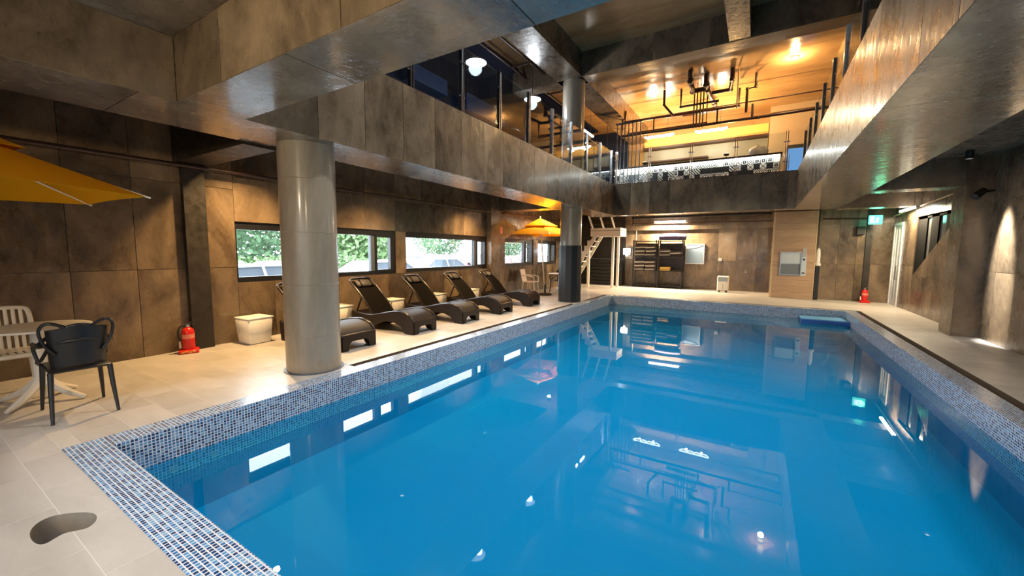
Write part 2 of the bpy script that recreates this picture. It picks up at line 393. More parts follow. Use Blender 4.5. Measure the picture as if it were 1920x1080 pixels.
def light(name, typ, loc, power, colr, parent=None, size=0.1, size_y=None, aim=None, spot=None, blend=0.5):
    ld = bpy.data.lights.new(name, typ); ld.energy = power; ld.color = colr
    if typ == 'AREA':
        ld.shape = 'RECTANGLE' if size_y else 'SQUARE'; ld.size = size
        if size_y: ld.size_y = size_y
    else: ld.shadow_soft_size = size
    if typ == 'SPOT': ld.spot_size = R(spot or 90); ld.spot_blend = blend
    o = bpy.data.objects.new(name, ld); col.objects.link(o); o.location = loc
    if parent is not None: o.parent = parent
    if aim is not None:
        d = Vector(aim)-Vector(loc); o.rotation_euler = d.to_track_quat('-Z', 'Y').to_euler()
    return o

_pm = {}
def panel_mesh(axis, du, dv, t, mat):
    k = (axis, round(du, 3), round(dv, 3), round(t, 4), mat)
    if k not in _pm:
        b = MB()
        if axis == 'x': b.box(0, 0, 0, t, du, dv)
        elif axis == 'y': b.box(0, 0, 0, du, t, dv)
        else: b.box(0, 0, 0, du, dv, t)
        me = b.mesh('panel', smooth=False); me.materials.append(MATS[mat]); _pm[k] = me
    return _pm[k]
PT, PG = 0.010, 0.0035
def panels(parent, axis, plane, sgn, us, vs_, mat, name='concrete_panel', skip=None, g=PG, t=PT):
    """formwork panels on one face; plane = outer face of the panels, sgn = outward normal"""
    for i in range(len(us)-1):
        for j in range(len(vs_)-1):
            u0, u1, v0, v1 = us[i]+g, us[i+1]-g, vs_[j]+g, vs_[j+1]-g
            if skip and skip(u0, u1, v0, v1): continue
            o = bpy.data.objects.new(name, panel_mesh(axis, u1-u0, v1-v0, t, mat)); col.objects.link(o)
            p = plane - t if sgn > 0 else plane
            o.location = {'x': (p, u0, v0), 'y': (u0, p, v0), 'z': (u0, v0, p)}[axis]
            o.parent = parent
def cuts(a, b, step, start=None):
    out = [a]; x = (start if start is not None else a+step)
    while x < b-0.12:
        if x > a+0.12: out.append(x)
        x += step
    out.append(b); return out

# ================================================================== SETTING
WX = -7.1; RX = 3.5; FY = 17.9; FY2 = 16.3; NY = -2.6
PX0, PX1, PY0, PY1 = -4.1, 2.05, 0.90, 13.22
CW = 0.225; DW = 0.125
BZ = 2.73; SZ = 3.25; UZ = 3.77; UB = 6.30; UC = 6.95
LBX0, LBX1 = -5.12, -4.25
RBX0, RBX1 = 0.84, 1.87
NBY0, NBY1 = 1.50, 2.03
BALY = 13.6
COLX, COLR = -4.72, 0.315
C1Y, C2Y = 2.92, 11.04

# ---- floor slab (in pieces round the pool and the drains) and tiles
SOCK = [(-3.153, 0.352), (-3.219, 0.367), (-3.266, 0.397), (-3.283, 0.438), (-3.268, 0.479), (-3.199, 0.544), (-3.132, 0.581), (-3.071, 0.587), (-3.011, 0.568), (-2.974, 0.531), (-2.995, 0.494), (-3.026, 0.455), (-3.014, 0.421), (-2.992, 0.39), (-3.006, 0.364), (-3.069, 0.351)]
for _ in range(2): SOCK = [q for i in range(len(SOCK)) for a, b in ((SOCK[i], SOCK[(i+1) % len(SOCK)]),) for q in ((0.75*a[0]+0.25*b[0], 0.75*a[1]+0.25*b[1]), (0.25*a[0]+0.75*b[0], 0.25*a[1]+0.75*b[1]))]
cut = bpy.data.objects.new('cutter', MB().prism(SOCK, -0.5, 0.2, 'z').mesh('cutter', smooth=False)); col.objects.link(cut)
def bool_cut(me):
    o = bpy.data.objects.new('tmp', me); col.objects.link(o)
    md = o.modifiers.new('b', 'BOOLEAN'); md.operation = 'DIFFERENCE'; md.object = cut; md.solver = 'EXACT'
    dg = bpy.context.evaluated_depsgraph_get(); out = bpy.data.meshes.new_from_object(o.evaluated_get(dg))
    bpy.data.objects.remove(o); return out
cox0, cox1, coy0, coy1 = PX0-CW, PX1+CW, PY0-CW, PY1+CW
DL0, DL1 = cox0-DW, cox1+DW        # outer edges of the drains
DF = coy1+DW
GZ = -0.0006
rects = [(WX, NY, RX, coy0)]                                # in front of the pool
rects += [(WX, coy0, cox0, 3.22), (WX, 3.22, DL0, 10.62), (WX, 10.62, cox0, 11.45), (WX, 11.45, DL0, DF)]
rects += [(WX, DF, RX, FY2), (WX, FY2, 1.7, FY)]
rects += [(DL1, coy0, RX, DF)]
fb = MB()
for k, (x0, y0, x1, y1) in enumerate(rects):
    if k: fb.box(x0, y0, -0.3, x1, y1, GZ)
floor = fb.build('floor', 'grout', smooth=False, kind='structure')
near_slab = bool_cut(MB().box(*rects[0][:2], -0.3, *rects[0][2:], GZ).mesh('slab', smooth=False)); near_slab.materials.clear(); near_slab.materials.append(MATS['grout'])
ns = bpy.data.objects.new('floor_slab', near_slab); col.objects.link(ns); ns.parent = floor
tiles = []
TX, TY = 0.6, 0.3
gx0, gy0 = -3.08-20*TX, 0.48-30*TY
for (x0, y0, x1, y1) in rects:
    j = math.floor((y0-gy0)/TY)
    while gy0+j*TY < y1-1e-4:
        shift = 0.3 if j % 2 else 0.0
        i = math.floor((x0-gx0-shift)/TX)
        while gx0+shift+i*TX < x1-1e-4:
            a0, a1 = max(x0, gx0+shift+i*TX), min(x1, gx0+shift+(i+1)*TX)
            b0, b1 = max(y0, gy0+j*TY), min(y1, gy0+(j+1)*TY)
            if a1-a0 > 0.012 and b1-b0 > 0.012: tiles.append((a0, b0, a1, b1))
            i += 1
        j += 1
cy_, sy_ = math.cos(0.548), math.sin(0.548)
def vis(t):
    x, y = (t[0]+t[2])/2, (t[1]+t[3])/2
    fwd = -sy_*x+cy_*y; lat = cy_*x+sy_*y
    return fwd > 0.2 and abs(lat) < fwd*1.33+0.5
seen_t = sorted([t for t in tiles if vis(t)], key=lambda t: ((t[0]+t[2])/2)**2+((t[1]+t[3])/2)**2)
single = seen_t[:290]; sset = set(single); rest = [t for t in tiles if t not in sset]
_tm = {}
for (a0, b0, a1, b1) in single:
    g = 0.0018; dx, dy = round(a1-a0-2*g, 4), round(b1-b0-2*g, 4)
    hole = a0 < -2.9 and a1 > -3.35 and b0 < 0.63 and b1 > 0.3
    if hole:
        me = bool_cut(MB().box(a0+g, b0+g, -0.012, a1-g, b1-g, 0).mesh('tile', smooth=False)); me.materials.clear(); me.materials.append(MATS['deck_tile'])
        o = bpy.data.objects.new('floor_tile', me)
    else:
        if (dx, dy) not in _tm:
            me = MB().box(0, 0, -0.012, dx, dy, 0).mesh('tile', smooth=False); me.materials.append(MATS['deck_tile']); _tm[(dx, dy)] = me
        o = bpy.data.objects.new('floor_tile', _tm[(dx, dy)]); o.location = (a0+g, b0+g, 0)
    col.objects.link(o); o.parent = floor
rb = MB()
for (a0, b0, a1, b1) in rest:
    if a0 < -2.9 and a1 > -3.35 and b0 < 0.63 and b1 > 0.3: continue
    g = 0.0018; rb.box(a0+g, b0+g, -0.012, a1-g, b1-g, 0)
rb.build('floor_tiles_far', 'deck_tile', floor, smooth=False, kind='stuff')
bpy.data.objects.remove(cut)
pit = MB(); ns_k = len(SOCK); scx = sum(p[0] for p in SOCK)/ns_k; scy = sum(p[1] for p in SOCK)/ns_k
for z in (-0.002, -0.14, -0.30): pit.v += [(p[0], p[1], z) for p in SOCK]
for j in range(2):
    for i in range(ns_k): pit.f.append((j*ns_k+i, j*ns_k+(i+1) % ns_k, (j+1)*ns_k+(i+1) % ns_k, (j+1)*ns_k+i))
pit.f.append(tuple(range(2*ns_k, 3*ns_k)))
pit.build('umbrella_socket', 'pit', floor)
# drain channels
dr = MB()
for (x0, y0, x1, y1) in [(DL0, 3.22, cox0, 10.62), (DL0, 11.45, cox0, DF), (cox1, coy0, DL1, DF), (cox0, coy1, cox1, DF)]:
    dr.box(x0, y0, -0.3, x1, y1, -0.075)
    if x1-x0 < 0.5: dr.box(x0, y0, -0.075, x0+0.004, y1, -0.001); dr.box(x1-0.004, y0, -0.075, x1, y1, -0.001)  # thin dark side strips painted in as the channel's shade
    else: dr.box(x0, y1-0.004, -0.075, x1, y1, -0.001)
dr.build('floor_drain_channel', 'drain_shade', floor, smooth=False)

# ---- pool shell
pool = thing('pool', (0, 0, 0), label='long indoor swimming pool lined with blue mosaic', cat='pool', kind='structure')
WZ = -0.27; PZ = -0.80
cb = MB()
cb.box(cox0, coy0, -0.3, PX0, coy1, 0.004); cb.box(PX1, coy0, -0.3, cox1, coy1, 0.004)
cb.box(PX0, coy0, -0.3, PX1, PY0, 0.004); cb.box(PX0, PY1, -0.3, PX1, coy1, 0.004)
cb.build('coping', 'mosaic_top', pool, smooth=False)
wx = MB().box(PX0-0.02, PY0, -0.42, PX0+0.004, PY1, -0.002); wx.box(PX1-0.004, PY0, -0.42, PX1+0.02, PY1, -0.002)
wx.build('pool_wall_mosaic', 'mosaic_x', pool, smooth=False)
wy = MB().box(PX0+0.004, PY0-0.02, -0.42, PX1-0.004, PY0+0.004, -0.002); wy.box(PX0+0.004, PY1-0.004, -0.42, PX1-0.004, PY1+0.02, -0.002)
wy.build('pool_wall_mosaic', 'mosaic_y', pool, smooth=False)
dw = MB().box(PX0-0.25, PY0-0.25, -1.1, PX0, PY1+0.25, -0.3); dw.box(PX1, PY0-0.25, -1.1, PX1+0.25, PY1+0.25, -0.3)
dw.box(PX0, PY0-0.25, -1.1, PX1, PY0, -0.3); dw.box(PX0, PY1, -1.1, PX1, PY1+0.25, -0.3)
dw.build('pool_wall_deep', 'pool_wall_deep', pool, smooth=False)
MB().box(PX0, PY0, -1.1, PX1, PY1, PZ).build('pool_floor', 'pool_floor', pool, smooth=False)
def qstep(rx, ry, z0, z1, name, mat, parent):
    pts = [(PX1, PY1)] + [(PX1-rx*math.cos(t)**0.7, PY1-ry*math.sin(t)**0.7) for t in [math.pi/2*k/14 for k in range(15)]]
    return MB().prism(pts, z0, z1, 'z').build(name, mat, parent, angle=30)
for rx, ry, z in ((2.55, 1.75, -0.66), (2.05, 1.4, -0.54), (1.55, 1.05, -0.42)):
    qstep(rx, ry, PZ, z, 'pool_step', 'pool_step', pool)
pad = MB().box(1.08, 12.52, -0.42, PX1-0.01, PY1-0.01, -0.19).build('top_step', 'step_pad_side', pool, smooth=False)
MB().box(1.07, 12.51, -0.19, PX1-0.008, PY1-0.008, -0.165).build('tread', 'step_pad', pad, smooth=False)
for x, y in ((PX0+0.004, 1.55), (PX0+0.004, 1.25)):
    b = MB()
    for rr in (0.028, 0.014):
        b.tube([(x+0.006, y+rr*math.cos(t), -0.36+rr*math.sin(t)) for t in [2*math.pi*k/16 for k in range(16)]], 0.005, 6, closed=True)
    b.build('inlet_fitting', 'white_plastic', pool)
water = MB(); nx, ny = 2, 2
water.v = [(PX0+0.004, PY0+0.004, WZ), (PX1-0.004, PY0+0.004, WZ), (PX1-0.004, PY1-0.004, WZ), (PX0+0.004, PY1-0.004, WZ)]; water.f = [(0, 1, 2, 3)]
water.build('pool_water', 'water', None, smooth=False, kind='stuff', label='still blue pool water mirroring the windows and lamps', cat='water')

# ---- left wall with ribbon windows
WINS = [(3.15, 6.47, 0.95, 1.92), (6.78, 10.17, 0.97, 1.91), (11.16, 13.12, 0.99, 1.89), (13.5, 15.1, 0.99, 1.89)]
wl = MB()
def wall_x(mb, x0, x1, ya, yb, z0, z1, holes):
    y = ya
    for (a, b, c, d) in sorted(holes):
        mb.box(x0, y, z0, x1, a, z1); mb.box(x0, a, z0, x1, b, c); mb.box(x0, a, d, x1, b, z1); y = b
    mb.box(x0, y, z0, x1, yb, z1)
wall_x(wl, WX-0.28, WX-PT+0.001, NY, FY+0.3, -0.3, SZ, WINS)
wall_left = wl.build('wall_left', 'conc_joint', smooth=False, kind='structure')
ycuts = cuts(NY, 3.15, 0.62, -2.4)
panels(wall_left, 'x', WX, 1, ycuts, [0, 1.2, 2.42, SZ], 'conc_wall')
panels(wall_left, 'x', WX, 1, cuts(3.15, 11.16, 0.63, 3.72), [0, 0.95], 'conc_wall')
panels(wall_left, 'x', WX, 1, cuts(3.15, 11.16, 0.83, 3.98), [1.925, 2.62, SZ], 'conc_wall')
panels(wall_left, 'x', WX, 1, [6.47, 6.78], [0.95, 1.925], 'conc_wall'); panels(wall_left, 'x', WX, 1, [10.17, 11.16], [0.95, 1.925], 'conc_wall')
panels(wall_left, 'x', WX, 1, cuts(11.16, FY, 0.62), [0, 0.97], 'conc_wall'); panels(wall_left, 'x', WX, 1, cuts(11.16, FY, 0.62), [1.905, 2.62, SZ], 'conc_wall')
panels(wall_left, 'x', WX, 1, [13.12, 13.5], [0.97, 1.905], 'conc_wall'); panels(wall_left, 'x', WX, 1, cuts(15.1, FY, 0.7), [0.97, 1.905], 'conc_wall')
for k, (ya, yb, y2) in enumerate(((2.47, 2.74, 0), (10.12, 10.62, 1))):
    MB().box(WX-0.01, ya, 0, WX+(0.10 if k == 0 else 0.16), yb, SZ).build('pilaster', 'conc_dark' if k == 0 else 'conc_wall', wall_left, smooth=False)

for n, (ya, yb, za, zb) in enumerate(WINS):
    wd = thing('window_%d' % (n+1), (WX, ya, za), kind='structure')
    L_, H_ = yb-ya, zb-za; t = 0.055; x0, x1 = -0.13, -0.025
    f = MB(); f.box(x0, 0, H_-0.115, x1, L_, H_); f.box(x0, 0, 0, x1, L_, 0.085); f.box(x0, 0, 0.085, x1, t*0.5, H_-0.115); f.box(x0, L_-t, 0.085, x1, L_, H_-0.115)
    f.build('window_frame', 'black_frame', wd, smooth=False)
    sw = min(0.62, L_*0.33); m0 = L_-t-sw
    MB().box(x0+0.01, m0, 0.065, x1-0.01, m0+0.10, H_-0.085).build('mullion', 'grey_frame', wd, smooth=False)
    s = MB(); a, b = m0+0.10, L_-t
    s.box(x0+0.03, a, 0.065, x1+0.015, a+0.05, H_-0.085); s.box(x0+0.03, b-0.10, 0.065, x1+0.015, b, H_-0.085); s.box(x0+0.03, a+0.05, 0.065, x1+0.015, b-0.10, 0.11); s.box(x0+0.03, a+0.05, H_-0.15, x1+0.015, b-0.10, H_-0.085)
    sash = s.build('sash', 'black_frame', wd, smooth=False)
    MB().box(-0.075, t*0.5, 0.065, -0.069, m0, H_-0.085).build('pane', 'window_glass', wd, smooth=False)
    MB().box(-0.055, a+0.05, 0.11, -0.049, b-0.10, H_-0.15).build('pane', 'window_glass', sash, smooth=False)
    MB().box(-0.27, 0, -0.0, x0, L_, 0.02).build('window_sill', 'grey_frame', wd, smooth=False)

# ---- far wall (left, deeper part), far wall right, right wall, rear wall
wf = MB().box(WX, FY+PT-0.001, -0.3, 1.7, FY+0.3, SZ); wall_far = wf.build('wall_far', 'conc_joint', smooth=False, kind='structure')
panels(wall_far, 'y', FY, -1, cuts(-5.0, 1.7, 0.66, -4.62), [0, 1.16, 2.42], 'conc_wall')
panels(wall_far, 'y', FY, -1, cuts(WX, -5.0, 0.62), [0, 1.16, 2.42, SZ], 'conc_dark')  # darkness of the opening behind the stairs put into the panel colour
MB().box(-5.0, FY-0.16, 2.42, 1.7, FY+0.02, SZ).build('lintel', 'conc_beam', wall_far, smooth=False)
wf2 = MB().box(1.7, FY2+PT-0.001, -0.3, RX+0.3, FY2+0.25, SZ); wf2.box(1.7-0.25, FY2, -0.3, 1.7, FY, SZ)
wall_far2 = wf2.build('wall_far_right', 'conc_joint', smooth=False, kind='structure')
panels(wall_far2, 'y', FY2, -1, [1.7, 2.22, 2.66, 3.02, RX], [0, 1.16, 2.42, SZ], 'conc_wall')
MB().box(2.86, FY2-0.05, 0, 3.0, FY2, SZ).build('pilaster', 'conc_dark', wall_far2, smooth=False)
DY0, DY1, DZ = 15.40, 16.24, 2.40
wr = MB(); wall_x(wr, RX+PT-0.001, RX+0.3, NY, FY2+0.25, -0.3, SZ, [(12.2, 14.35, 0.92, 2.45), (DY0, DY1, -0.3, DZ)])
wall_right = wr.build('wall_right', 'conc_joint', smooth=False, kind='structure')
rc = cuts(NY, 12.2, 0.62, -2.3)
panels(wall_right, 'x', RX, -1, rc, [0, 1.2, 2.42, SZ], 'conc_wall')
panels(wall_right, 'x', RX, -1, [12.2, 12.85, 13.55, 14.35], [0, 0.92], 'conc_wall'); panels(wall_right, 'x', RX, -1, [12.2, 13.3, 14.35], [2.45, SZ], 'conc_wall')
panels(wall_right, 'x', RX, -1, [14.35, DY0], [0, 1.2, 2.42, SZ], 'conc_wall'); panels(wall_right, 'x', RX, -1, [DY0, FY2], [DZ, SZ], 'conc_wall')
# sloping infill under the triangular window
MB().prism([(12.2, 0.92), (14.35, 0.92), (12.2, 2.10)], RX, RX+0.12, 'x').build('stair_infill', 'conc_wall', wall_right, smooth=False)
pl = MB().box(3.14, 10.45, 0, RX+0.01, 11.0, SZ); pl.build('pilaster', 'conc_wall', wall_right, smooth=False)
wn_ = MB()
def wall_y(mb, y0, y1, xa, xb, z0, z1, holes):
    x = xa
    for (a, b, c, d) in sorted(holes):
        mb.box(x, y0, z0, a, y1, z1); mb.box(a, y0, z0, b, y1, c); mb.box(a, y0, d, b, y1, z1); x = b
    mb.box(x, y0, z0, xb, y1, z1)
wall_y(wn_, NY-0.25, NY, WX, RX+0.3, -0.3, SZ, [(-4.0, 2.8, 0.0, 2.3)])  # unseen opening added to let daylight onto the near deck
wall_near = wn_.build('wall_near', 'conc_wall', smooth=False, kind='structure')
MB().box(-4.0, NY-0.15, 0.0, 2.8, NY-0.14, 2.3).build('glazing', 'rear_fill_glass', wall_near, smooth=False)
# triangular window glazing
tri = thing('window_5', (RX, 0, 0), kind='structure')
fr = MB()
for (a, b) in ((13.72, 14.35), (12.98, 13.44), (12.2, 12.56)): fr.box(0.03, a, 0.92, 0.10, b, 2.45)
fr.box(0.03, 12.2, 2.38, 0.10, 14.35, 2.45); fr.build('window_frame', 'matte_black', tri, smooth=False)
MB().box(0.06, 12.2, 0.92, 0.066, 14.35, 2.45).build('pane', 'mirror_grey', tri, smooth=False)
# door in the right wall
door = thing('door_1', (RX, DY0, 0), kind='structure')
D = DY1-DY0
f = MB(); f.box(-0.03, 0, 0, 0.12, 0.07, DZ); f.box(-0.03, D-0.09, 0, 0.12, D, DZ); f.box(-0.03, 0.07, DZ-0.08, 0.12, D-0.09, DZ)
f.build('door_frame', 'white_frame', door, smooth=False)
f = MB(); f.box(0.0, 0.07, 0, 0.05, 0.15, DZ-0.08); f.box(0.0, D-0.18, 0, 0.05, D-0.09, DZ-0.08); f.box(0.0, 0.15, 0, 0.05, D-0.18, 0.10); f.box(0.0, 0.15, DZ-0.16, 0.05, D-0.18, DZ-0.08)
f.box(0.0, 0.40, 0.10, 0.05, 0.47, DZ-0.16)
lf = f.build('door_leaf', 'white_frame', door, smooth=False)
MB().box(0.02, 0.15, 0.10, 0.026, D-0.18, DZ-0.16).build('pane', 'window_glass', lf, smooth=False)
MB().tube([(-0.002, 0.20, 0.75), (-0.05, 0.20, 0.75), (-0.05, 0.20, 1.15), (-0.002, 0.20, 1.15)], 0.012, 8).build('handle', 'steel', lf)
# the corridor behind the door and window
cr_ = MB(); cr_.box(RX+0.3, 10.5, -0.3, 6.2, 18.2, -0.01); cr_.box(RX+0.3, 10.5, SZ-0.3, 6.2, 18.2, SZ); cr_.box(6.0, 10.5, 0, 6.2, 18.2, SZ); cr_.box(RX+0.3, 18.0, 0, 6.2, 18.2, SZ); cr_.box(RX+0.3, 10.3, 0, 6.2, 10.5, SZ)
cr_.build('wall_corridor', 'conc_slab', smooth=False, kind='structure')

# ---- beams, slabs, columns of the lower storey
bl = MB().box(LBX0, NY, BZ+PT-0.001, LBX1-PT+0.001, 14.1, UZ-0.02)
beam_left = bl.build('beam_left', 'conc_joint', smooth=False, kind='structure')
panels(beam_left, 'x', LBX1, 1, cuts(NBY1, BALY, 0.635, 2.78), [BZ, UZ], 'conc_beam')
panels(beam_left, 'x', LBX1, 1, cuts(NY, NBY0, 1.24, -1.0), [BZ, SZ], 'conc_beam')
panels(beam_left, 'z', BZ, -1, [LBX0, LBX1], cuts(NY, 14.1, 1.85, -0.6), 'conc_soffit')
panels(beam_left, 'x', LBX0, -1, cuts(NY, 14.1, 1.25), [BZ, SZ], 'conc_wall')
br = MB().box(RBX0+PT-0.001, NY, BZ+PT-0.001, RBX1-PT, BALY+0.6, UZ)
beam_right = br.build('beam_right', 'conc_joint', smooth=False, kind='structure')
panels(beam_right, 'x', RBX0, -1, cuts(NBY1, BALY, 0.62, 2.5), [BZ, UZ+0.02], 'conc_beam')
panels(beam_right, 'z', BZ, -1, [RBX0, RBX1], cuts(NY, BALY+0.6, 1.85, -0.9), 'conc_soffit')
panels(beam_right, 'x', RBX1, 1, cuts(NY, BALY+0.6, 1.25), [BZ, SZ], 'conc_wall')
bn = MB().box(LBX1, NBY0+PT-0.001, BZ+PT-0.001, RBX0, NBY1-PT, UZ)
beam_near = bn.build('beam_near', 'conc_joint', smooth=False, kind='structure')
nxs = [LBX1, -3.46, -2.05, -0.7, RBX0]
panels(beam_near, 'y', NBY0, -1, nxs, [BZ, SZ], 'conc_beam')
panels(beam_near, 'z', BZ, -1, [LBX1, -2.62, -1.1, RBX0], [NBY0, NBY1], 'conc_soffit')
panels(beam_near, 'y', NBY1, 1, nxs, [BZ, UZ], 'conc_beam')
bb_ = MB().box(LBX1, BALY+PT-0.001, BZ+0.001, RBX0, BALY+0.5, UZ-0.03)
balcony = bb_.build('beam_far', 'conc_joint', smooth=False, kind='structure')
panels(balcony, 'y', BALY, -1, cuts(LBX1, RBX0, 0.62, -3.7), [BZ, UZ-0.01], 'conc_beam')
panels(balcony, 'z', BZ, -1, cuts(LBX1, RBX0, 1.7), [BALY, BALY+0.5], 'conc_soffit')
sl = MB(); sl.box(WX-2.0, NY, SZ, LBX1-0.05, FY+4.0, UZ-0.03); sl.box(LBX1-0.05, NY, SZ, RBX1+3.0, NBY0+0.2, UZ-0.03)
sl.box(RBX1-0.2, NBY0+0.2, SZ, RBX1+3.0, FY+4.0, UZ-0.03); sl.box(LBX1-0.05, BALY+0.3, SZ, RBX1-0.2, FY+4.0, UZ-0.03)
sl.build('ceiling', 'conc_slab', smooth=False, kind='structure')
cbm = []
for i, (x0, y0, x1, y1, z0) in enumerate(((WX, 2.40, LBX0, 2.78, BZ-0.03), (WX, 10.55, LBX0, 11.05, BZ), (RBX1, 10.5, RX, 11.0, BZ), (RBX1, 14.2, RX, 14.7, BZ), (LBX1, 14.9, RBX1, 15.3, 2.86))):
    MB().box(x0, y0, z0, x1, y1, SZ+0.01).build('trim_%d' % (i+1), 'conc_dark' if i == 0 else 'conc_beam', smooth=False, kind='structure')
def column(y, ztop, label):
    c = thing('concrete_column', (COLX, y, 0), label=label, cat='column', kind='structure')
    MB().lathe([(COLR, 0), (COLR, ztop)], n=48).build('shaft', 'conc_column', c)
    for k in range(4): MB().lathe([(COLR, 0), (COLR+0.002, 0.004), (COLR, 0.010)], (0, 0, 0.45+0.62*k), n=48).build('casting_seam', 'conc_column', c)
    return c
c1 = column(C1Y, BZ, 'thick round grey concrete column beside the nearest lounger')
c2 = column(C2Y, BZ, 'round concrete column with a black padded sleeve near the yellow parasol')
MB().lathe([(COLR+0.022, 0.01), (COLR+0.022, 1.66), (COLR, 1.665)], n=12).build('padded_sleeve', 'pad_black', c2, angle=20)
for y in (C1Y, C2Y):
    MB().lathe([(COLR+0.03, 0.0), (COLR+0.03, 0.012), (COLR, 0.014)], (COLX, y, 0), n=40).build('column_collar', 'grey_frame', floor)

# ---- upper storey shell
up = MB()
up.box(WX-2.0, NY, UC, RBX1+3.0, FY+4.3, UC+0.3)
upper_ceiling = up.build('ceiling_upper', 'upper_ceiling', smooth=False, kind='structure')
ub = MB().box(LBX0-1.5, 10.78, UB, RBX1+3.0, 11.28, UC); ub.build('trim_6', 'conc_beam', smooth=False, kind='structure')
bmu = bpy.data.objects['trim_6']
panels(bmu, 'y', 10.77, -1, cuts(LBX1+0.05, RBX1+3.0, 1.3, -2.5), [UB, UC], 'conc_beam')
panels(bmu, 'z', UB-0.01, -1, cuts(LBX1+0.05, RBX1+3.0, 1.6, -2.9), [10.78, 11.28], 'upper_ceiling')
MB().box(-5.12, NY, UB, -4.38, FY+4, UC).build('trim_7', 'conc_beam', smooth=False, kind='structure')
MB().box(-0.80, NY, UB, -0.38, 10.78, UC).build('trim_8', 'conc_beam', smooth=False, kind='structure')
MB().box(-4.4, 5.3, UB, RBX1+3, 5.8, UC).build('trim_9', 'conc_beam', smooth=False, kind='structure')
MB().box(1.7, 13.1, UB+0.25, 2.0, FY+4, UC).build('trim_10', 'conc_beam', smooth=False, kind='structure')
for y in (C1Y, C2Y):
    cu = thing('concrete_column', (COLX, y, UZ-0.03), kind='structure', cat='column', label='upper storey round column rising past the glass railing' if y > 5 else 'upper storey round column hidden behind the near beam')
    MB().lathe([(COLR, 0), (COLR, UB-UZ+0.03)], n=40).build('shaft', 'conc_column', cu)
MB().box(WX-2.2, NY, UZ-0.03, WX-2.0, FY+4, UC).build('wall_upper_left', 'navy_wall', smooth=False, kind='structure')
MB().box(RBX1+3.0, NY, UZ-0.03, RBX1+3.2, FY+4, UC).build('wall_upper_right', 'conc_wall', smooth=False, kind='structure')
MB().box(WX-2.0, NY-0.2, UZ-0.03, RBX1+3, NY, UC).build('wall_upper_near', 'conc_wall', smooth=False, kind='structure')
MB().box(WX-2.0, NY, 6.86, -6.42, FY, 6.94).build('ceiling_gallery', 'navy_wall', smooth=False, kind='structure')
UBK = 18.6
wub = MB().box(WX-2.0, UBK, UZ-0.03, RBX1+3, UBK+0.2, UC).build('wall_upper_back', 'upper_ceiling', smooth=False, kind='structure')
MB().box(WX-2.0, UBK-0.06, UZ, -5.2, UBK, UC).build('navy_panel', 'navy_wall', wub, smooth=False)
MB().box(-4.5, UBK-0.05, 6.02, 0.13, UBK, 6.46).build('lamplit_strip', 'lamplit_wall', wub, smooth=False)  # wall strip coloured yellow to carry the ring lamps' glow
MB().box(-4.5, UBK-0.35, 5.92, 0.13, UBK, 6.0).build('shelf', 'bar_top', wub, smooth=False)
MB().box(-4.5, UBK-0.04, UZ, 0.13, UBK, 5.9).build('tiled_splashback', 'back_tile', wub, smooth=False)
MB().box(-4.5, UBK-0.3, 5.36, -1.9, UBK, 5.42).build('shelf', 'bar_top', wub, smooth=False)
wcr = MB().box(0.16, UBK-0.35, UZ-0.03, RBX1+3, UBK, UC).build('wall_upper_bar', 'cream_wall', smooth=False, kind='structure')
MB().box(0.15, UBK-0.39, 6.66, RBX1+3, UBK-0.35, 6.70).build('moulding', 'pipe_dark', wcr, smooth=False)
MB().box(WX-2.0, NY, UZ-0.03, LBX1-0.16, FY+0.7, UZ-0.005).build('floor_upper', 'bar_top', smooth=False, kind='structure')
MB().box(LBX1+0.0, BALY+0.12, UZ-0.03, RBX1+3, UBK, UZ-0.004).build('floor_upper_far', 'bar_top', smooth=False, kind='structure')

# ================================================================== LAMPS
def downlight(x, y, z, power, colr, label, spot=120, group=None, blend=0.9, glowmat='led_warm', aim=None):
    t = thing('ceiling_spotlight', (x, y, z), label=label, cat='spotlight', group=group)
    MB().lathe([(0.05, 0), (0.055, 0.13), (0.03, 0.14)], (0, 0, -0.14), n=20, capb=False).build('housing', 'black_steel', t)
    MB().lathe([(0.044, -0.105), (0.0, -0.105)], n=20, capb=False, capt=False).build('lens', glowmat, t)
    light('spot_lamp', 'SPOT', (0, 0, -0.15), power, colr, t, size=0.05, spot=spot, blend=blend, aim=aim or (0, 0, -3))
    return t
# aisle along the windows
downlight(-6.30, 3.12, SZ, 430, WARM, 'small black ceiling spotlight above the first white cube', spot=120)
downlight(-6.1, 5.6, SZ, 340, WARM, 'small black ceiling spotlight above the second lounger', spot=115)
downlight(-6.3, 8.9, SZ, 320, WARM, 'small black ceiling spotlight above the fourth lounger', spot=115)
downlight(-6.0, 12.4, SZ, 420, WARM, 'small black ceiling spotlight above the yellow parasol by the far window', spot=150)
downlight(-2.6, -0.5, SZ, 165, (0.97, 0.97, 1.0), 'added fill spotlight over the near left deck behind the camera', spot=120, glowmat='led_white')  # unseen lamp added to brighten the near deck
downlight(1.2, -0.5, SZ, 150, (1.0, 0.95, 0.88), 'added fill spotlight over the near right deck behind the camera', spot=130, glowmat='led_white')  # second unseen lamp added for the near deck
downlight(2.7, 5.5, SZ, 25, WARMW, 'ceiling spotlight over the right hand walkway', spot=120)
for i, x in enumerate((-2.2, 1.4)):  # unseen lamps added to warm the near beam and walls
    t = thing('rear_fill_lamp', (x, NY, 2.62), label=('added warm fill lamp on the rear wall behind the camera, left one', 'added warm fill lamp on the rear wall behind the camera, right one')[i], cat='fill lamp', group='added fill lamps on the rear wall')
    MB().cbox((0, 0.03, 0), (0.36, 0.06, 0.16), ch=0.01).build('housing', 'black_steel', t)
    MB().cbox((0, 0.065, 0), (0.32, 0.02, 0.12), ch=0.004).build('diffuser', 'led_warm', t)
    light('rear_fill_light', 'AREA', (0, 0.09, 0), 48, WARMW, t, size=0.32, size_y=0.12, aim=(0, 3, 0.35))
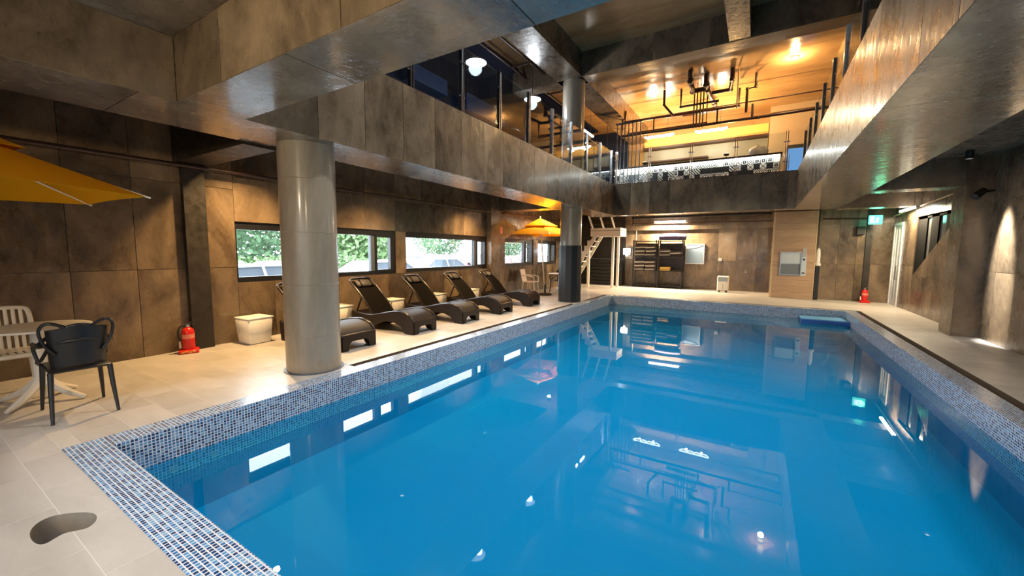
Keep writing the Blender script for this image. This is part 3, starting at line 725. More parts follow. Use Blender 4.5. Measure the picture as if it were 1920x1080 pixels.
def linear_lamp(name, p0, p1, power, colr, label, mat='led_white', r=0.03, cat='lamp', cords=None):
    a, b = Vector(p0), Vector(p1); mid = (a+b)/2; d = b-a
    t = thing(name, mid, math.atan2(d.y, d.x), label=label, cat=cat)
    l2 = d.length/2; sl_ = d.z/2
    MB().tube([(-l2, 0, -sl_), (l2, 0, sl_)], r, 10).build('tube', mat, t)
    for s in (-1, 1): MB().cbox((s*(l2+0.015), 0, s*sl_), (0.04, r*2.4, r*2.4), ch=0.004).build('end_cap', 'white_plastic', t)
    light('tube_lamp', 'AREA', (0, 0, -r-0.01), power, colr, t, size=l2*2, size_y=0.06)
    if cords:
        for s in (-0.6, 0.6): MB().tube([(s*l2, 0, r), (s*l2, 0, cords)], 0.005, 6).build('cord', 'black_steel', t)
    return t
linear_lamp('linear_lamp', (-3.7, 17.45, 2.74), (-2.5, 17.45, 2.74), 390, WARMW, 'glowing linear lamp above the towel racks', cords=0.5)
linear_lamp('linear_lamp', (3.3, 13.6, 2.66), (3.3, 14.95, 2.66), 95, WARMW, 'glowing linear lamp above the triangular window', cords=0.58)
t = downlight(2.98, 9.92, SZ, 1900, (0.98, 0.97, 0.92), 'narrow white spotlight washing the dark right wall', spot=27, blend=0.75, glowmat='led_white', aim=(0.33, 0.0, -1.0-0.15))
t = thing('wall_spotlight', (3.30, 10.36, 2.60), label='black bracket spotlight beside the right pilaster', cat='spotlight')
MB().tube([(0.2, 0.1, 0.02), (0.02, 0, 0.0)], 0.018, 8).build('bracket', 'black_steel', t)
MB().tube([(0.05, 0.03, 0.03), (-0.08, -0.04, -0.09)], [0.05, 0.065], 14).build('housing', 'black_steel', t)

# upper pendants
def pendant(x, y, z, label, power):
    t = thing('dome_pendant', (x, y, z), label=label, cat='pendant lamp', group='white dome pendants upstairs')
    MB().lathe([(0.235, 0.0), (0.23, 0.03), (0.16, 0.075), (0.05, 0.095), (0.0, 0.10)], n=36, capb=False, capt=False).build('shade', 'white_frame', t)
    MB().lathe([(0.225, 0.012), (0.12, -0.035), (0.0, -0.05)], n=36, capb=False, capt=False).build('diffuser', 'led_cool', t)
    MB().tube([(0, 0, 0.1), (0, 0, UC-z)], 0.008, 6).build('rod', 'steel_dull', t)
    light('pendant_lamp', 'POINT', (0, 0, -0.12), power, COOL, t, size=0.15)
    return t
pendant(-5.75, 7.75, 5.8, 'white dome pendant nearer the camera above the glass railing', 60)
pendant(-5.70, 10.37, 5.8, 'white dome pendant farther off beside the upper column', 60)
pendant(-7.2, 12.6, 5.2, 'small distant pendant against the navy wall', 25)
def ring_lamp(x0, x1, y, z, label):
    t = thing('ring_pendant', ((x0+x1)/2, y, z), label=label, cat='pendant lamp', group='linked ring pendants over the bar')
    n = 4; wd_ = (x1-x0)/n
    for k in range(n):
        cx_ = x0+wd_*(k+0.5)-(x0+x1)/2
        MB().tube([(cx_+wd_*0.55*math.cos(a), 0.10*math.sin(a), 0.02*math.cos(2*a)) for a in [2*math.pi*i/24 for i in range(24)]], 0.026, 8, closed=True).build('light_ring', 'led_white', t)
    for s in (-0.3, 0.3): MB().tube([(s*(x1-x0), 0, 0.02), (s*(x1-x0), 0, UC-z)], 0.006, 6).build('cord', 'black_steel', t)
    for q in (-0.27, 0.27): light('ring_lamp', 'POINT', (q*(x1-x0), 0.0, -0.10), 42, WARMW, t, size=0.03)
    return t
ring_lamp(-4.11, -3.05, 17.0, 6.10, 'glowing ring pendant over the left end of the bar')
ring_lamp(-2.23, -1.2, 17.0, 6.06, 'glowing ring pendant over the middle of the bar')
linear_lamp('linear_lamp', (-4.85, 11.9, 5.3), (-4.85, 13.0, 5.3), 40, (1, 0.97, 0.9), 'short white linear lamp behind the upper column', cords=1.0)
t = thing('ceiling_spotlight', (0.6, 14.04, UC), label='round amber ceiling spot above the right glass railing', cat='spotlight')
MB().lathe([(0.10, 0), (0.10, -0.03), (0.085, -0.035)], n=28, capb=False, capt=False).build('trim_ring', 'steel_dull', t)
MB().lathe([(0.09, -0.025), (0.0, -0.03)], n=28, capb=False, capt=False).build('lens', 'led_amber', t)
light('spot_lamp', 'POINT', (0, 0, -0.22), 90, WARM, t, size=0.08)
def flood(x, y, z, power, label, colr=AMBER):
    t = thing('added_uplight', (x, y, z), label=label, cat='floodlight')
    MB().cbox((0, 0, 0), (0.16, 0.12, 0.07), ch=0.01).build('housing', 'black_steel', t)
    MB().cbox((0, 0, 0.038), (0.13, 0.09, 0.006), ch=0.001).build('lens', 'led_amber', t)
    MB().tube([(0, 0, -0.03), (0, 0, -0.16)], 0.012, 8).build('stem', 'black_steel', t)
    light('uplight_fill', 'AREA', (0, 0, 0.06), power, colr, t, size=0.14, aim=(0, 0, 3))
    return t
flood(-3.9, 16.2, UZ+1.16, 120, 'added amber uplight on the left end of the bar counter')  # uplights added for the ceiling glow, no fixture known on the counter
flood(-1.1, 16.2, UZ+1.16, 150, 'added amber uplight on the right end of the bar counter')

# exit sign
t = thing('exit_sign', (2.78, 15.62, 2.36), label='green illuminated exit sign hanging in the far right corner', cat='exit sign')
MB().cbox((0.14, 0, 0.13), (0.30, 0.07, 0.26), ch=0.008).build('housing', 'exit_green', t)
fig = MB(); fig.box(0.02, -0.045, 0.04, 0.10, -0.037, 0.22); fig.build('doorway_symbol', 'exit_white', t, smooth=False)
fg = MB(); fg.tube([(0.19, -0.041, 0.05), (0.17, -0.041, 0.12), (0.18, -0.041, 0.17)], 0.012, 6); fg.tube([(0.18, -0.041, 0.20), (0.181, -0.041, 0.206)], 0.016, 8); fg.tube([(0.17, -0.041, 0.12), (0.14, -0.041, 0.09), (0.13, -0.041, 0.05)], 0.011, 6); fg.tube([(0.18, -0.041, 0.165), (0.22, -0.041, 0.13)], 0.009, 6); fg.tube([(0.18, -0.041, 0.165), (0.145, -0.041, 0.15)], 0.009, 6)
fg.build('running_figure', 'exit_white', t)
MB().tube([(0.14, 0, 0.26), (0.14, 0, SZ-2.36)], 0.012, 8).build('stem', 'black_steel', t)
light('sign_lamp', 'POINT', (0.14, -0.2, 0.1), 5, (0.1, 1.0, 0.5), t, size=0.1)
# corridor lamps seen through the door
for i, (x, y, z) in enumerate(((5.2, 15.6, 2.7), (5.5, 16.8, 2.6))):
    t = thing('globe_pendant', (x, y, z), label=('warm globe lamp seen through the glazed door, left one', 'warm globe lamp seen through the glazed door, right one')[i], cat='pendant lamp', group='globe lamps in the corridor')
    MB().lathe([(0.001, -0.11), (0.07, -0.085), (0.11, 0), (0.07, 0.085), (0.001, 0.11)], n=20).build('globe', 'led_amber', t)
    MB().tube([(0, 0, 0.1), (0, 0, SZ-0.3-z)], 0.006, 6).build('cord', 'black_steel', t)
    light('globe_lamp', 'POINT', (-0.35, 0, -0.2), 26, WARM, t, size=0.12)
# unseen fill lamps added on the high ceiling to brighten the pool
for i, (x, y) in enumerate(((-2.7, 4.2), (0.15, 4.2), (-2.7, 6.9), (0.15, 6.9))):
    t = thing('pool_fill_lamp', (x, y, UC), label=('left', 'right')[i % 2]+' added fill lamp over the '+('near', 'middle')[i//2]+' of the pool', cat='lamp', group='added fill lamps over the pool')
    MB().tube([(0, 0, 0), (0, 0, -0.25)], 0.01, 6).build('rod', 'black_steel', t)
    MB().lathe([(0.17, -0.42), (0.15, -0.36), (0.08, -0.27), (0.05, -0.25)], n=24, capb=False).build('reflector', 'steel_dull', t)
    MB().lathe([(0.15, -0.41), (0.0, -0.415)], n=24, capb=False, capt=False).build('lens', 'led_white', t)
    light('pool_fill_light', 'SPOT', (0, 0, -0.44), 430, (1.0, 0.97, 0.93), t, size=0.14, spot=100, blend=0.6, aim=(0, 0, -5))

# ================================================================== UPSTAIRS RAILINGS
def railing(name, p0, p1, posts, label, hgt=1.08, inset=0.02):
    a, b = Vector(p0), Vector(p1); d = (b-a); Ln = d.length
    t = thing(name, a, math.atan2(d.y, d.x), label=label, cat='railing')
    for s in posts:
        po = MB(); po.box(s-0.035, -0.03, 0, s-0.018, 0.03, hgt+0.02); po.box(s+0.018, -0.03, 0, s+0.035, 0.03, hgt+0.02)
        p = po.build('post', 'steel_dull', t, smooth=False)
        for z in (0.28, 0.82): MB().tube([(s-0.075, 0, z), (s+0.075, 0, z)], 0.016, 8).build('clamp', 'steel', p)
        MB().cbox((s, 0, 0.01), (0.12, 0.1, 0.02), ch=0.003).build('base_plate', 'steel', p)
    for s0, s1 in zip(posts, posts[1:]):
        MB().box(s0+0.05, -0.006, 0.06, s1-0.05, 0.006, hgt).build('glass_panel', 'rail_glass', t, smooth=False)
    MB().box(0, -0.025, -0.0, Ln, 0.025, 0.018).build('base_rail', 'black_steel', t, smooth=False)
    return t
railing('glass_railing', (-4.34, 2.1, UZ), (-4.34, 13.55, UZ), [1.05+1.145*k for k in range(10)], 'glass railing on steel posts along the left edge upstairs')
railing('glass_railing', (-4.30, 13.72, UZ), (0.86, 13.72, UZ), [0.06, 1.15, 2.40, 3.62, 4.85], 'glass railing along the far balcony in front of the bar')
railing('glass_railing', (0.98, 2.1, UZ), (0.98, 13.55, UZ), [1.0+1.2*k for k in range(10)], 'glass railing on steel posts along the right edge upstairs')
t = thing('rod_screen', (-4.32, 13.95, UZ), label='screen of thin upright metal rods beside the far balcony corner', cat='screen')
for k in range(7): MB().tube([(0.13*k, 0, 0), (0.13*k, 0, 2.05)], 0.016, 8).build('rod', 'steel_dull', t)
MB().box(-0.05, -0.03, 2.05, 0.86, 0.03, 2.10).build('top_rail', 'pipe_dark', t, smooth=False)

# ================================================================== BAR UPSTAIRS
bar = thing('bar_counter', (-5.0, 15.95, UZ), label='long bar counter faced with black and white patterned tiles upstairs', cat='bar')
BL = 5.5
MB().box(0, 0.02, 0, BL, 0.62, 0.88).build('body', 'back_tile', bar, smooth=False)
MB().box(-0.04, -0.06, 0.94, BL+0.04, 0.70, 1.0).build('worktop', 'bar_top', bar, smooth=False)
MB().box(0, -0.0, 0.88, BL, 0.62, 0.94).build('carcass_top', 'bar_top', bar, smooth=False)
MB().box(0.02, -0.035, 0.918, BL-0.02, -0.012, 0.936).build('led_strip', 'bar_led', bar, smooth=False)
light('strip_lamp', 'AREA', (BL/2, -0.03, 0.91), 50, (1.0, 0.97, 0.85), bar, size=BL, size_y=0.03)
def pat_tile(name, kind):
    m, nt, b = nm(name); L = nt.links
    tc = N(nt, 'ShaderNodeTexCoord'); sp = N(nt, 'ShaderNodeSeparateXYZ'); L.new(tc.outputs['Object'], sp.inputs[0])
    def math_(op, a, bv=None):
        n = N(nt, 'ShaderNodeMath', operation=op)
        for i, v in enumerate((a, bv)):
            if v is None: continue
            if isinstance(v, (int, float)): n.inputs[i].default_value = v
            else: L.new(v, n.inputs[i])
        return n.outputs[0]
    ax = math_('ABSOLUTE', sp.outputs[0]); az = math_('ABSOLUTE', sp.outputs[2])
    if kind == 'ring':
        d = math_('MAXIMUM', ax, az); fac = math_('MULTIPLY', math_('GREATER_THAN', math_('PINGPONG', d, 0.032), 0.014), 1.0)
    elif kind == 'diag':
        fac = math_('GREATER_THAN', math_('PINGPONG', math_('ADD', sp.outputs[0], sp.outputs[2]), 0.05), 0.026)
    elif kind == 'cross':
        fac = math_('LESS_THAN', math_('ABSOLUTE', math_('SUBTRACT', ax, az)), 0.014)
    elif kind == 'diamond':
        fac = math_('GREATER_THAN', math_('PINGPONG', math_('ADD', ax, az), 0.035), 0.02)
    else: fac = math_('GREATER_THAN', ax, -1.0)
    mx = N(nt, 'ShaderNodeMix', data_type='RGBA'); mx.inputs[6].default_value = (0.78, 0.78, 0.74, 1); mx.inputs[7].default_value = (0.03, 0.03, 0.035, 1)
    L.new(fac, mx.inputs[0]); L.new(mx.outputs[2], b.inputs['Base Color']); b.inputs['Roughness'].default_value = 0.25
for k in ('ring', 'diag', 'cross', 'diamond', 'solid'): pat_tile('tile_'+k, k)
plain('tile_white', (0.78, 0.78, 0.74), 0.25)
TS = 0.182; tm = {}
for k in ('tile_ring', 'tile_diag', 'tile_cross', 'tile_diamond', 'tile_solid', 'tile_white'):
    me = MB().box(-TS/2+0.003, -0.010, -TS/2+0.003, TS/2-0.003, 0.021, TS/2-0.003).mesh('tile', smooth=False); me.materials.append(MATS[k]); tm[k] = me
rt = random.Random(3)
for j in range(5):
    for i in range(int(BL/TS)):
        ks = ['tile_white', 'tile_cross', 'tile_ring', 'tile_diamond'] if j == 4 else ['tile_solid', 'tile_ring', 'tile_cross', 'tile_diag', 'tile_solid', 'tile_diamond']
        o = bpy.data.objects.new('tile', tm[rt.choice(ks)]); col.objects.link(o); o.parent = bar
        o.location = (TS*(i+0.5)+0.02, 0, TS*(j+0.5)-0.03)
t = thing('plastic_sack', (-0.15, 16.35, UZ+1.0), label='crumpled grey plastic sack on the right end of the bar', cat='bag')
b = MB()
for k in range(9):
    pass
b.lathe([(0.20, 0), (0.27, 0.06), (0.28, 0.18), (0.25, 0.29), (0.14, 0.35), (0.03, 0.37)], n=20)
rs_ = random.Random(5)
b.v = [(x*(1.05+0.12*rs_.uniform(-1, 1)), y*(0.75+0.1*rs_.uniform(-1, 1)), z*(1+0.1*rs_.uniform(-1, 1))) for x, y, z in b.v]
b.build('sack', 'plastic_bag', t)
t = thing('display_fridge', (0.72, 17.55, UZ), label='blue lit display fridge behind the bar on the right', cat='fridge')
MB().box(0, 0, 0, 0.62, 0.55, 1.55).build('cabinet', 'black_frame', t, smooth=False)
MB().box(0.04, -0.012, 0.55, 0.58, 0.0, 1.42).build('lit_door', 'screen_blue', t, smooth=False)
MB().tube([(0.08, -0.02, 0.7), (0.08, -0.05, 0.72), (0.08, -0.05, 1.2), (0.08, -0.02, 1.22)], 0.01, 8).build('handle', 'steel', t)

# ================================================================== PIPES UPSTAIRS
def pipe(pts, r, label, mat='pipe_dark', n=10, flanges=True, hang=()):
    p0 = Vector(pts[0]); t = thing('pipe_run', p0, label=label, cat='pipe')
    loc = [Vector(p)-p0 for p in pts]
    MB().tube(loc, r, n).build('pipe', mat, t, angle=60)
    if flanges:
        for q in loc[1:-1]: MB().lathe([(0.001, -r*1.25), (r*1.0, -r*0.9), (r*1.28, 0), (r*1.0, r*0.9), (0.001, r*1.25)], tuple(q), n=12).build('elbow', mat, t)
    for (hx, hy, hz, h1) in hang: MB().tube([Vector((hx, hy, hz))-p0, Vector((hx, hy, h1))-p0], 0.007, 6).build('hanger', 'black_steel', t)
    return t
zt = 6.62
pipe([(-1.98, 13.4, UC-0.02), (-1.98, 13.45, zt), (-2.02, 14.30, zt), (-1.62, 14.28, zt), (-1.60, 13.95, zt), (-1.60, 13.95, UC-0.02)], 0.078, 'thick dark drain pipe bent in a square hook under the amber ceiling', 'pipe_dark')
pipe([(-1.60, 14.28, zt-0.05), (-1.50, 15.5, zt-0.08), (-1.48, 16.2, zt-0.08), (-2.6, 16.25, zt-0.08)], 0.072, 'thick dark drain pipe slanting back from the square hook', 'pipe_dark')
pipe([(-1.52, 14.75, zt), (-0.99, 14.75, zt), (-0.90, 13.9, zt), (-0.90, 13.9, UC-0.02)], 0.062, 'dark branch pipe reaching right from the slanting drain', 'pipe_dark')
zl, zu = 5.72, 6.16
pipe([(-4.46, 15.0, 6.75), (-4.46, 15.0, zl), (-0.2, 15.0, zl), (1.7, 15.0, zl+0.02)], 0.045, 'lower long sprinkler pipe crossing in front of the bar', 'pipe_dark')
pipe([(-4.36, 15.0, 6.6), (-4.36, 15.0, zu+0.05), (-0.75, 15.0, zu), (-0.75, 15.0, 6.7)], 0.045, 'upper long sprinkler pipe crossing in front of the bar', 'pipe_red')
pipe([(-4.3, 15.12, zl+0.1), (-1.68, 15.12, zl+0.1), (-1.68, 15.12, UC-0.02)], 0.028, 'middle red sprinkler pipe between the two long runs', 'pipe_red')
pipe([(-4.6, 15.6, 6.42), (2.2, 15.6, 6.42)], 0.02, 'thin dark conduit spanning the amber ceiling', 'pipe_dark', flanges=False)
for k, x in enumerate((-2.05, -1.96, -1.86, -1.77)):
    pipe([(x, 14.92, UC-0.02), (x, 14.92, zl-0.08)], 0.022, 'upright dark riser in the bundle of four, number %s from the left' % ('one', 'two', 'three', 'four')[k], 'pipe_dark', flanges=False)
pipe([(-3.35, 15.0, zu+0.02), (-3.35, 15.0, zl)], 0.025, 'short upright pipe joining the long runs near the left', 'pipe_red', flanges=False)
pipe([(-1.35, 15.0, zu), (-1.35, 15.0, zl)], 0.025, 'short upright pipe joining the long runs right of the riser bundle', 'pipe_dark', flanges=False)
pipe([(-2.95, 14.6, UC-0.02), (-2.95, 14.6, 6.45), (-2.7, 14.9, 6.16)], 0.04, 'dark pipe dropping from the ceiling left of the square hook', 'pipe_dark')
pipe([(-2.45, 14.8, UC-0.02), (-2.45, 14.8, 6.36), (-1.3, 14.8, 6.36)], 0.038, 'dark pipe with a low elbow left of the riser bundle', 'pipe_dark')
pipe([(-0.52, 14.6, 5.8), (-0.52, 14.6, 6.5), (-0.3, 14.6, 6.52), (-0.3, 14.6, UC-0.02)], 0.04, 'dark stepped pipe right of the long runs', 'pipe_dark')
pipe([(-0.36, 15.0, zl), (-0.36, 15.0, 6.15)], 0.035, 'stub pipe standing on the lower long run at the right', 'pipe_dark', flanges=False)
pipe([(-0.74, 13.9, UC-0.02), (-0.74, 13.9, 5.75)], 0.02, 'slim copper coloured drop pipe beside the stepped pipe', 'wood_trim', flanges=False)
# sprinkler pipes upper left
pipe([(-6.15, 6.5, 6.62), (-6.15, 14.5, 6.62)], 0.035, 'long dark sprinkler pipe over the upper left gallery', 'pipe_dark', hang=((-6.15, 8.2, 6.62, UC), (-6.15, 11.2, 6.62, UC)))
pipe([(-5.55, 7.5, 6.62), (-5.55, 12.2, 6.62), (-6.15, 12.2, 6.62)], 0.03, 'second dark sprinkler pipe nearer the upper beam', 'pipe_dark', hang=((-5.55, 8.7, 6.62, UC), (-5.55, 11.0, 6.62, UC)))
pipe([(-6.15, 9.9, 6.6), (-5.55, 9.9, 6.6)], 0.03, 'cross pipe tying the two gallery sprinkler pipes', 'pipe_dark', flanges=False)
pipe([(-5.35, 11.6, 5.5), (-5.35, 17.5, 5.5)], 0.03, 'dark pipe running back beside the amber beam', 'pipe_dark', hang=((-5.35, 13.4, 5.5, UC), (-5.35, 16.0, 5.5, UC)))
pipe([(-5.35, 12.2, 5.5), (-5.35, 12.2, 6.6)], 0.025, 'dark upright pipe on the run beside the amber beam', 'pipe_dark', flanges=False)
MB().box(WX-1.98, 8.6, 6.4, WX-1.6, 10.2, 6.92).build('wall_panel_blue', 'blue_panel', smooth=False, label='lighter blue wall box at the near end of the navy wall', cat='wall box')  # boxes in a lighter blue than the navy wall
MB().box(WX-1.98, 11.2, 6.3, WX-1.6, 13.6, 6.9).build('wall_panel_blue', 'blue_panel', smooth=False, label='lighter blue wall box at the far end of the navy wall', cat='wall box')
# cafe tables upstairs left, low silhouettes
for k, (x, y) in enumerate(((-5.6, 8.9), (-5.5, 11.8))):
    t = thing('cafe_table', (x, y, UZ), label=('dark round cafe table behind the glass railing, nearer one', 'dark round cafe table behind the glass railing, farther one')[k], cat='table', group='cafe tables upstairs')
    MB().lathe([(0.33, 0.72), (0.35, 0.735), (0.33, 0.75)], n=28).build('tabletop', 'black_steel', t)
    MB().tube([(0, 0, 0.02), (0, 0, 0.72)], 0.035, 10).build('stem', 'black_steel', t); MB().lathe([(0.22, 0), (0.2, 0.02), (0.04, 0.04)], n=24).build('base', 'black_steel', t)

# ================================================================== LOWER PIPES
pipe([(WX+0.135, NY+0.1, 2.66), (WX+0.135, 10.05, 2.66)], 0.028, 'thin dark conduit high along the left wall', 'pipe_dark', flanges=False)
pipe([(WX+0.2, 10.75, 2.70), (WX+0.2, 17.5, 2.70)], 0.028, 'thin dark conduit along the left wall beyond the second column', 'pipe_dark', flanges=False)
pipe([(-4.55, 17.3, 2.62), (-4.55, 17.3, 2.92), (0.4, 17.3, 2.92)], 0.05, 'dark pipe above the linear lamp by the towel racks', 'black_steel', hang=((-2.9, 17.3, 2.92, SZ), (-0.6, 17.3, 2.92, SZ)))
pipe([(-4.6, 17.55, 2.70), (1.4, 17.55, 2.66)], 0.022, 'thin dark pipe along the far wall', 'pipe_dark', flanges=False)
pipe([(-4.52, 17.78, 2.0), (-4.52, 17.78, 2.7)], 0.018, 'pale upright conduit above the left towel rack', 'wood_trim', flanges=False)
pipe([(1.75, 16.2, 2.60), (3.1, 16.2, 2.56)], 0.022, 'thin dark pipe behind the exit sign', 'pipe_dark', flanges=False)
pipe([(RX-0.06, 11.05, 2.80), (RX-0.06, 16.2, 2.62)], 0.018, 'thin conduit above the triangular window', 'wood_trim', flanges=False)

# ================================================================== SUN LOUNGERS
def make_lounger():
    t = thing('sun_lounger', (0, 0, 0), cat='sun lounger', group='brown wicker loungers along the windows')
    W2 = 0.29
    top = [(0.0, 0.215), (0.03, 0.27), (0.09, 0.325), (0.18, 0.362), (0.32, 0.385), (0.48, 0.375), (0.66, 0.342), (0.84, 0.30), (1.02, 0.268), (1.2, 0.262), (1.40, 0.285), (1.55, 0.31)]
    t2 = [(x, z-0.035) for x, z in top]
    MB().strip(top, t2, -W2, W2).build('seat_deck', 'wicker', t, angle=50)
    bot = [(0.0, 0.0), (0.05, 0.0), (0.12, 0.0), (0.20, 0.01), (0.30, 0.13), (0.46, 0.185), (0.66, 0.195), (0.84, 0.15), (1.02, 0.07), (1.2, 0.0), (1.40, 0.0), (1.52, 0.0)]
    for s in (-1, 1):
        y0, y1 = (s*W2-0.012, s*W2+0.028) if s > 0 else (s*W2-0.028, s*W2+0.012)
        MB().strip([(x, z+0.004) for x, z in top], bot, y0, y1).build('side_panel', 'wicker', t, angle=50)
        MB().tube([(x, s*(W2+0.008), z+0.004) for x, z in top], 0.02, 8).build('edge_roll', 'wicker_edge', t, angle=60)
        MB().tube([(x, s*(W2+0.012), z+0.006) for x, z in bot[3:10]], 0.014, 6).build('arch_trim', 'wicker_edge', t, angle=60)
    ap = [(-W2, 0.0), (-0.19, 0.0), (-0.17, 0.10), (-0.13, 0.135), (0.13, 0.135), (0.17, 0.10), (0.19, 0.0), (W2, 0.0), (W2+0.005, 0.24), (-W2-0.005, 0.24)]
    MB().prism(ap, -0.012, 0.03, 'x').build('foot_apron', 'wicker', t, smooth=False)
    MB().tube([(0.015, y, 0.232) for y in [-W2-0.01+0.06*k for k in range(11)]], 0.016, 8).build('edge_roll', 'wicker_edge', t)
    # backrest: curved sling on a frame
    bp = []
    for k in range(9):
        u = k/8; bp.append((1.04+0.60*u-0.02*math.sin(math.pi*u), 0.275+0.60*u+0.03*math.sin(math.pi*u)))
    nrm = (0.028, -0.024)
    MB().strip(bp, [(x+nrm[0], z+nrm[1]) for x, z in bp], -0.245, 0.245).build('backrest', 'sling', t, angle=50)
    fr_ = [(x+0.012, -0.262, z) for x, z in bp] + [(bp[-1][0]+0.035, -0.23, bp[-1][1]+0.03), (bp[-1][0]+0.045, -0.12, bp[-1][1]+0.045), (bp[-1][0]+0.045, 0.12, bp[-1][1]+0.045), (bp[-1][0]+0.035, 0.23, bp[-1][1]+0.03)] + [(x+0.012, 0.262, z) for x, z in reversed(bp)]
    MB().tube(fr_, 0.022, 8, sm=3).build('back_frame', 'wicker_edge', t, angle=60)
    for s in (-0.2, 0.2): MB().tube([(1.40, s, 0.60), (1.55, s, 0.30), (1.52, s, 0.02)], 0.016, 8).build('strut', 'wicker', t)
    b = MB(); b.cbox((0, 0, 0), (0.42, 0.15, 0.05), ch=0.018)
    pw = b.build('pillow', 'pillow', t)
    # local axes: long side across the lounger, lying on the backrest
    pw.rotation_euler = (R(45), 0, R(-90)); pw.location = (bp[7][0]-0.022, 0, bp[7][1]+0.022)
    for s in (-0.13, 0.13): MB().box(s-0.012, -0.077, -0.029, s+0.012, 0.077, 0.031).build('strap', 'sling', pw, smooth=False)
    return t
lg0 = make_lounger()
LABS = ['dark wicker sun lounger partly hidden behind the round grey column', 'dark wicker sun lounger just right of the round grey column', 'dark wicker sun lounger in the middle of the row', 'dark wicker sun lounger second from the far end', 'dark wicker sun lounger at the far end beside the black sleeved column']
for k, (x, y, rz) in enumerate(((-5.07, 3.86, 181), (-5.09, 5.30, 183), (-5.05, 6.62, 183), (-5.08, 8.06, 183), (-5.13, 9.62, 183))):
    o = lg0 if k == 0 else copy_tree(lg0)
    o.location = (x, y, 0); o.rotation_euler = (0, 0, R(rz)); o['label'] = LABS[k]

# white cube side tables
def make_cube():
    t = thing('cube_table', (0, 0, 0), cat='side table', group='white cube tables between the loungers')
    MB().cbox((0, 0, 0.20), (0.39, 0.39, 0.40), ch=0.02, taper=0.84).build('body', 'cube_plastic', t, angle=50)
    MB().cbox((0, 0, 0.41), (0.40, 0.40, 0.022), ch=0.008).build('lid', 'cube_plastic', t, angle=50)
    return t
q0 = make_cube()
for k, (x, y, rz, lb) in enumerate(((-6.80, 3.22, 4, 'white cube side table left of the round column'), (-6.83, 4.76, 2, 'white cube side table half hidden by the round column'), (-6.83, 6.08, 2, 'white cube side table right behind the second lounger'), (-6.80, 7.48, 2, 'white cube side table between the third and fourth loungers'), (-6.82, 8.90, 2, 'white cube side table beside the farthest lounger'))):
    o = q0 if k == 0 else copy_tree(q0)
    o.location = (x, y, 0); o.rotation_euler = (0, 0, R(rz)); o['label'] = lb

# ================================================================== TABLE GROUP AT THE LEFT
def star_table(x, y, rz, label, Rt=0.375, h=0.735):
    t = thing('bistro_table', (x, y, 0), rz, label=label, cat='table')
    MB().lathe([(Rt-0.02, h-0.022), (Rt-0.004, h-0.018), (Rt, h-0.009), (Rt-0.004, h)], n=48).build('tabletop', 'white_plastic', t, angle=30)
    MB().lathe([(0.052, 0.20), (0.050, 0.35), (0.047, 0.6), (0.052, h-0.03), (0.085, h-0.022)], n=20).build('stem', 'white_plastic', t)
    for k in range(4):
        a = math.pi/2*k
        ca, sa = math.cos(a), math.sin(a)
        MB().tube([(0.015*ca, 0.015*sa, 0.235), (0.10*ca, 0.10*sa, 0.145), (0.22*ca, 0.22*sa, 0.07), (0.35*ca, 0.35*sa, 0.018)], [0.045, 0.038, 0.032, 0.017], 8, sm=3).build('foot', 'white_plastic', t)
    return t
star_table(-5.88, 0.84, R(42), 'round white bistro table with star feet at the left')
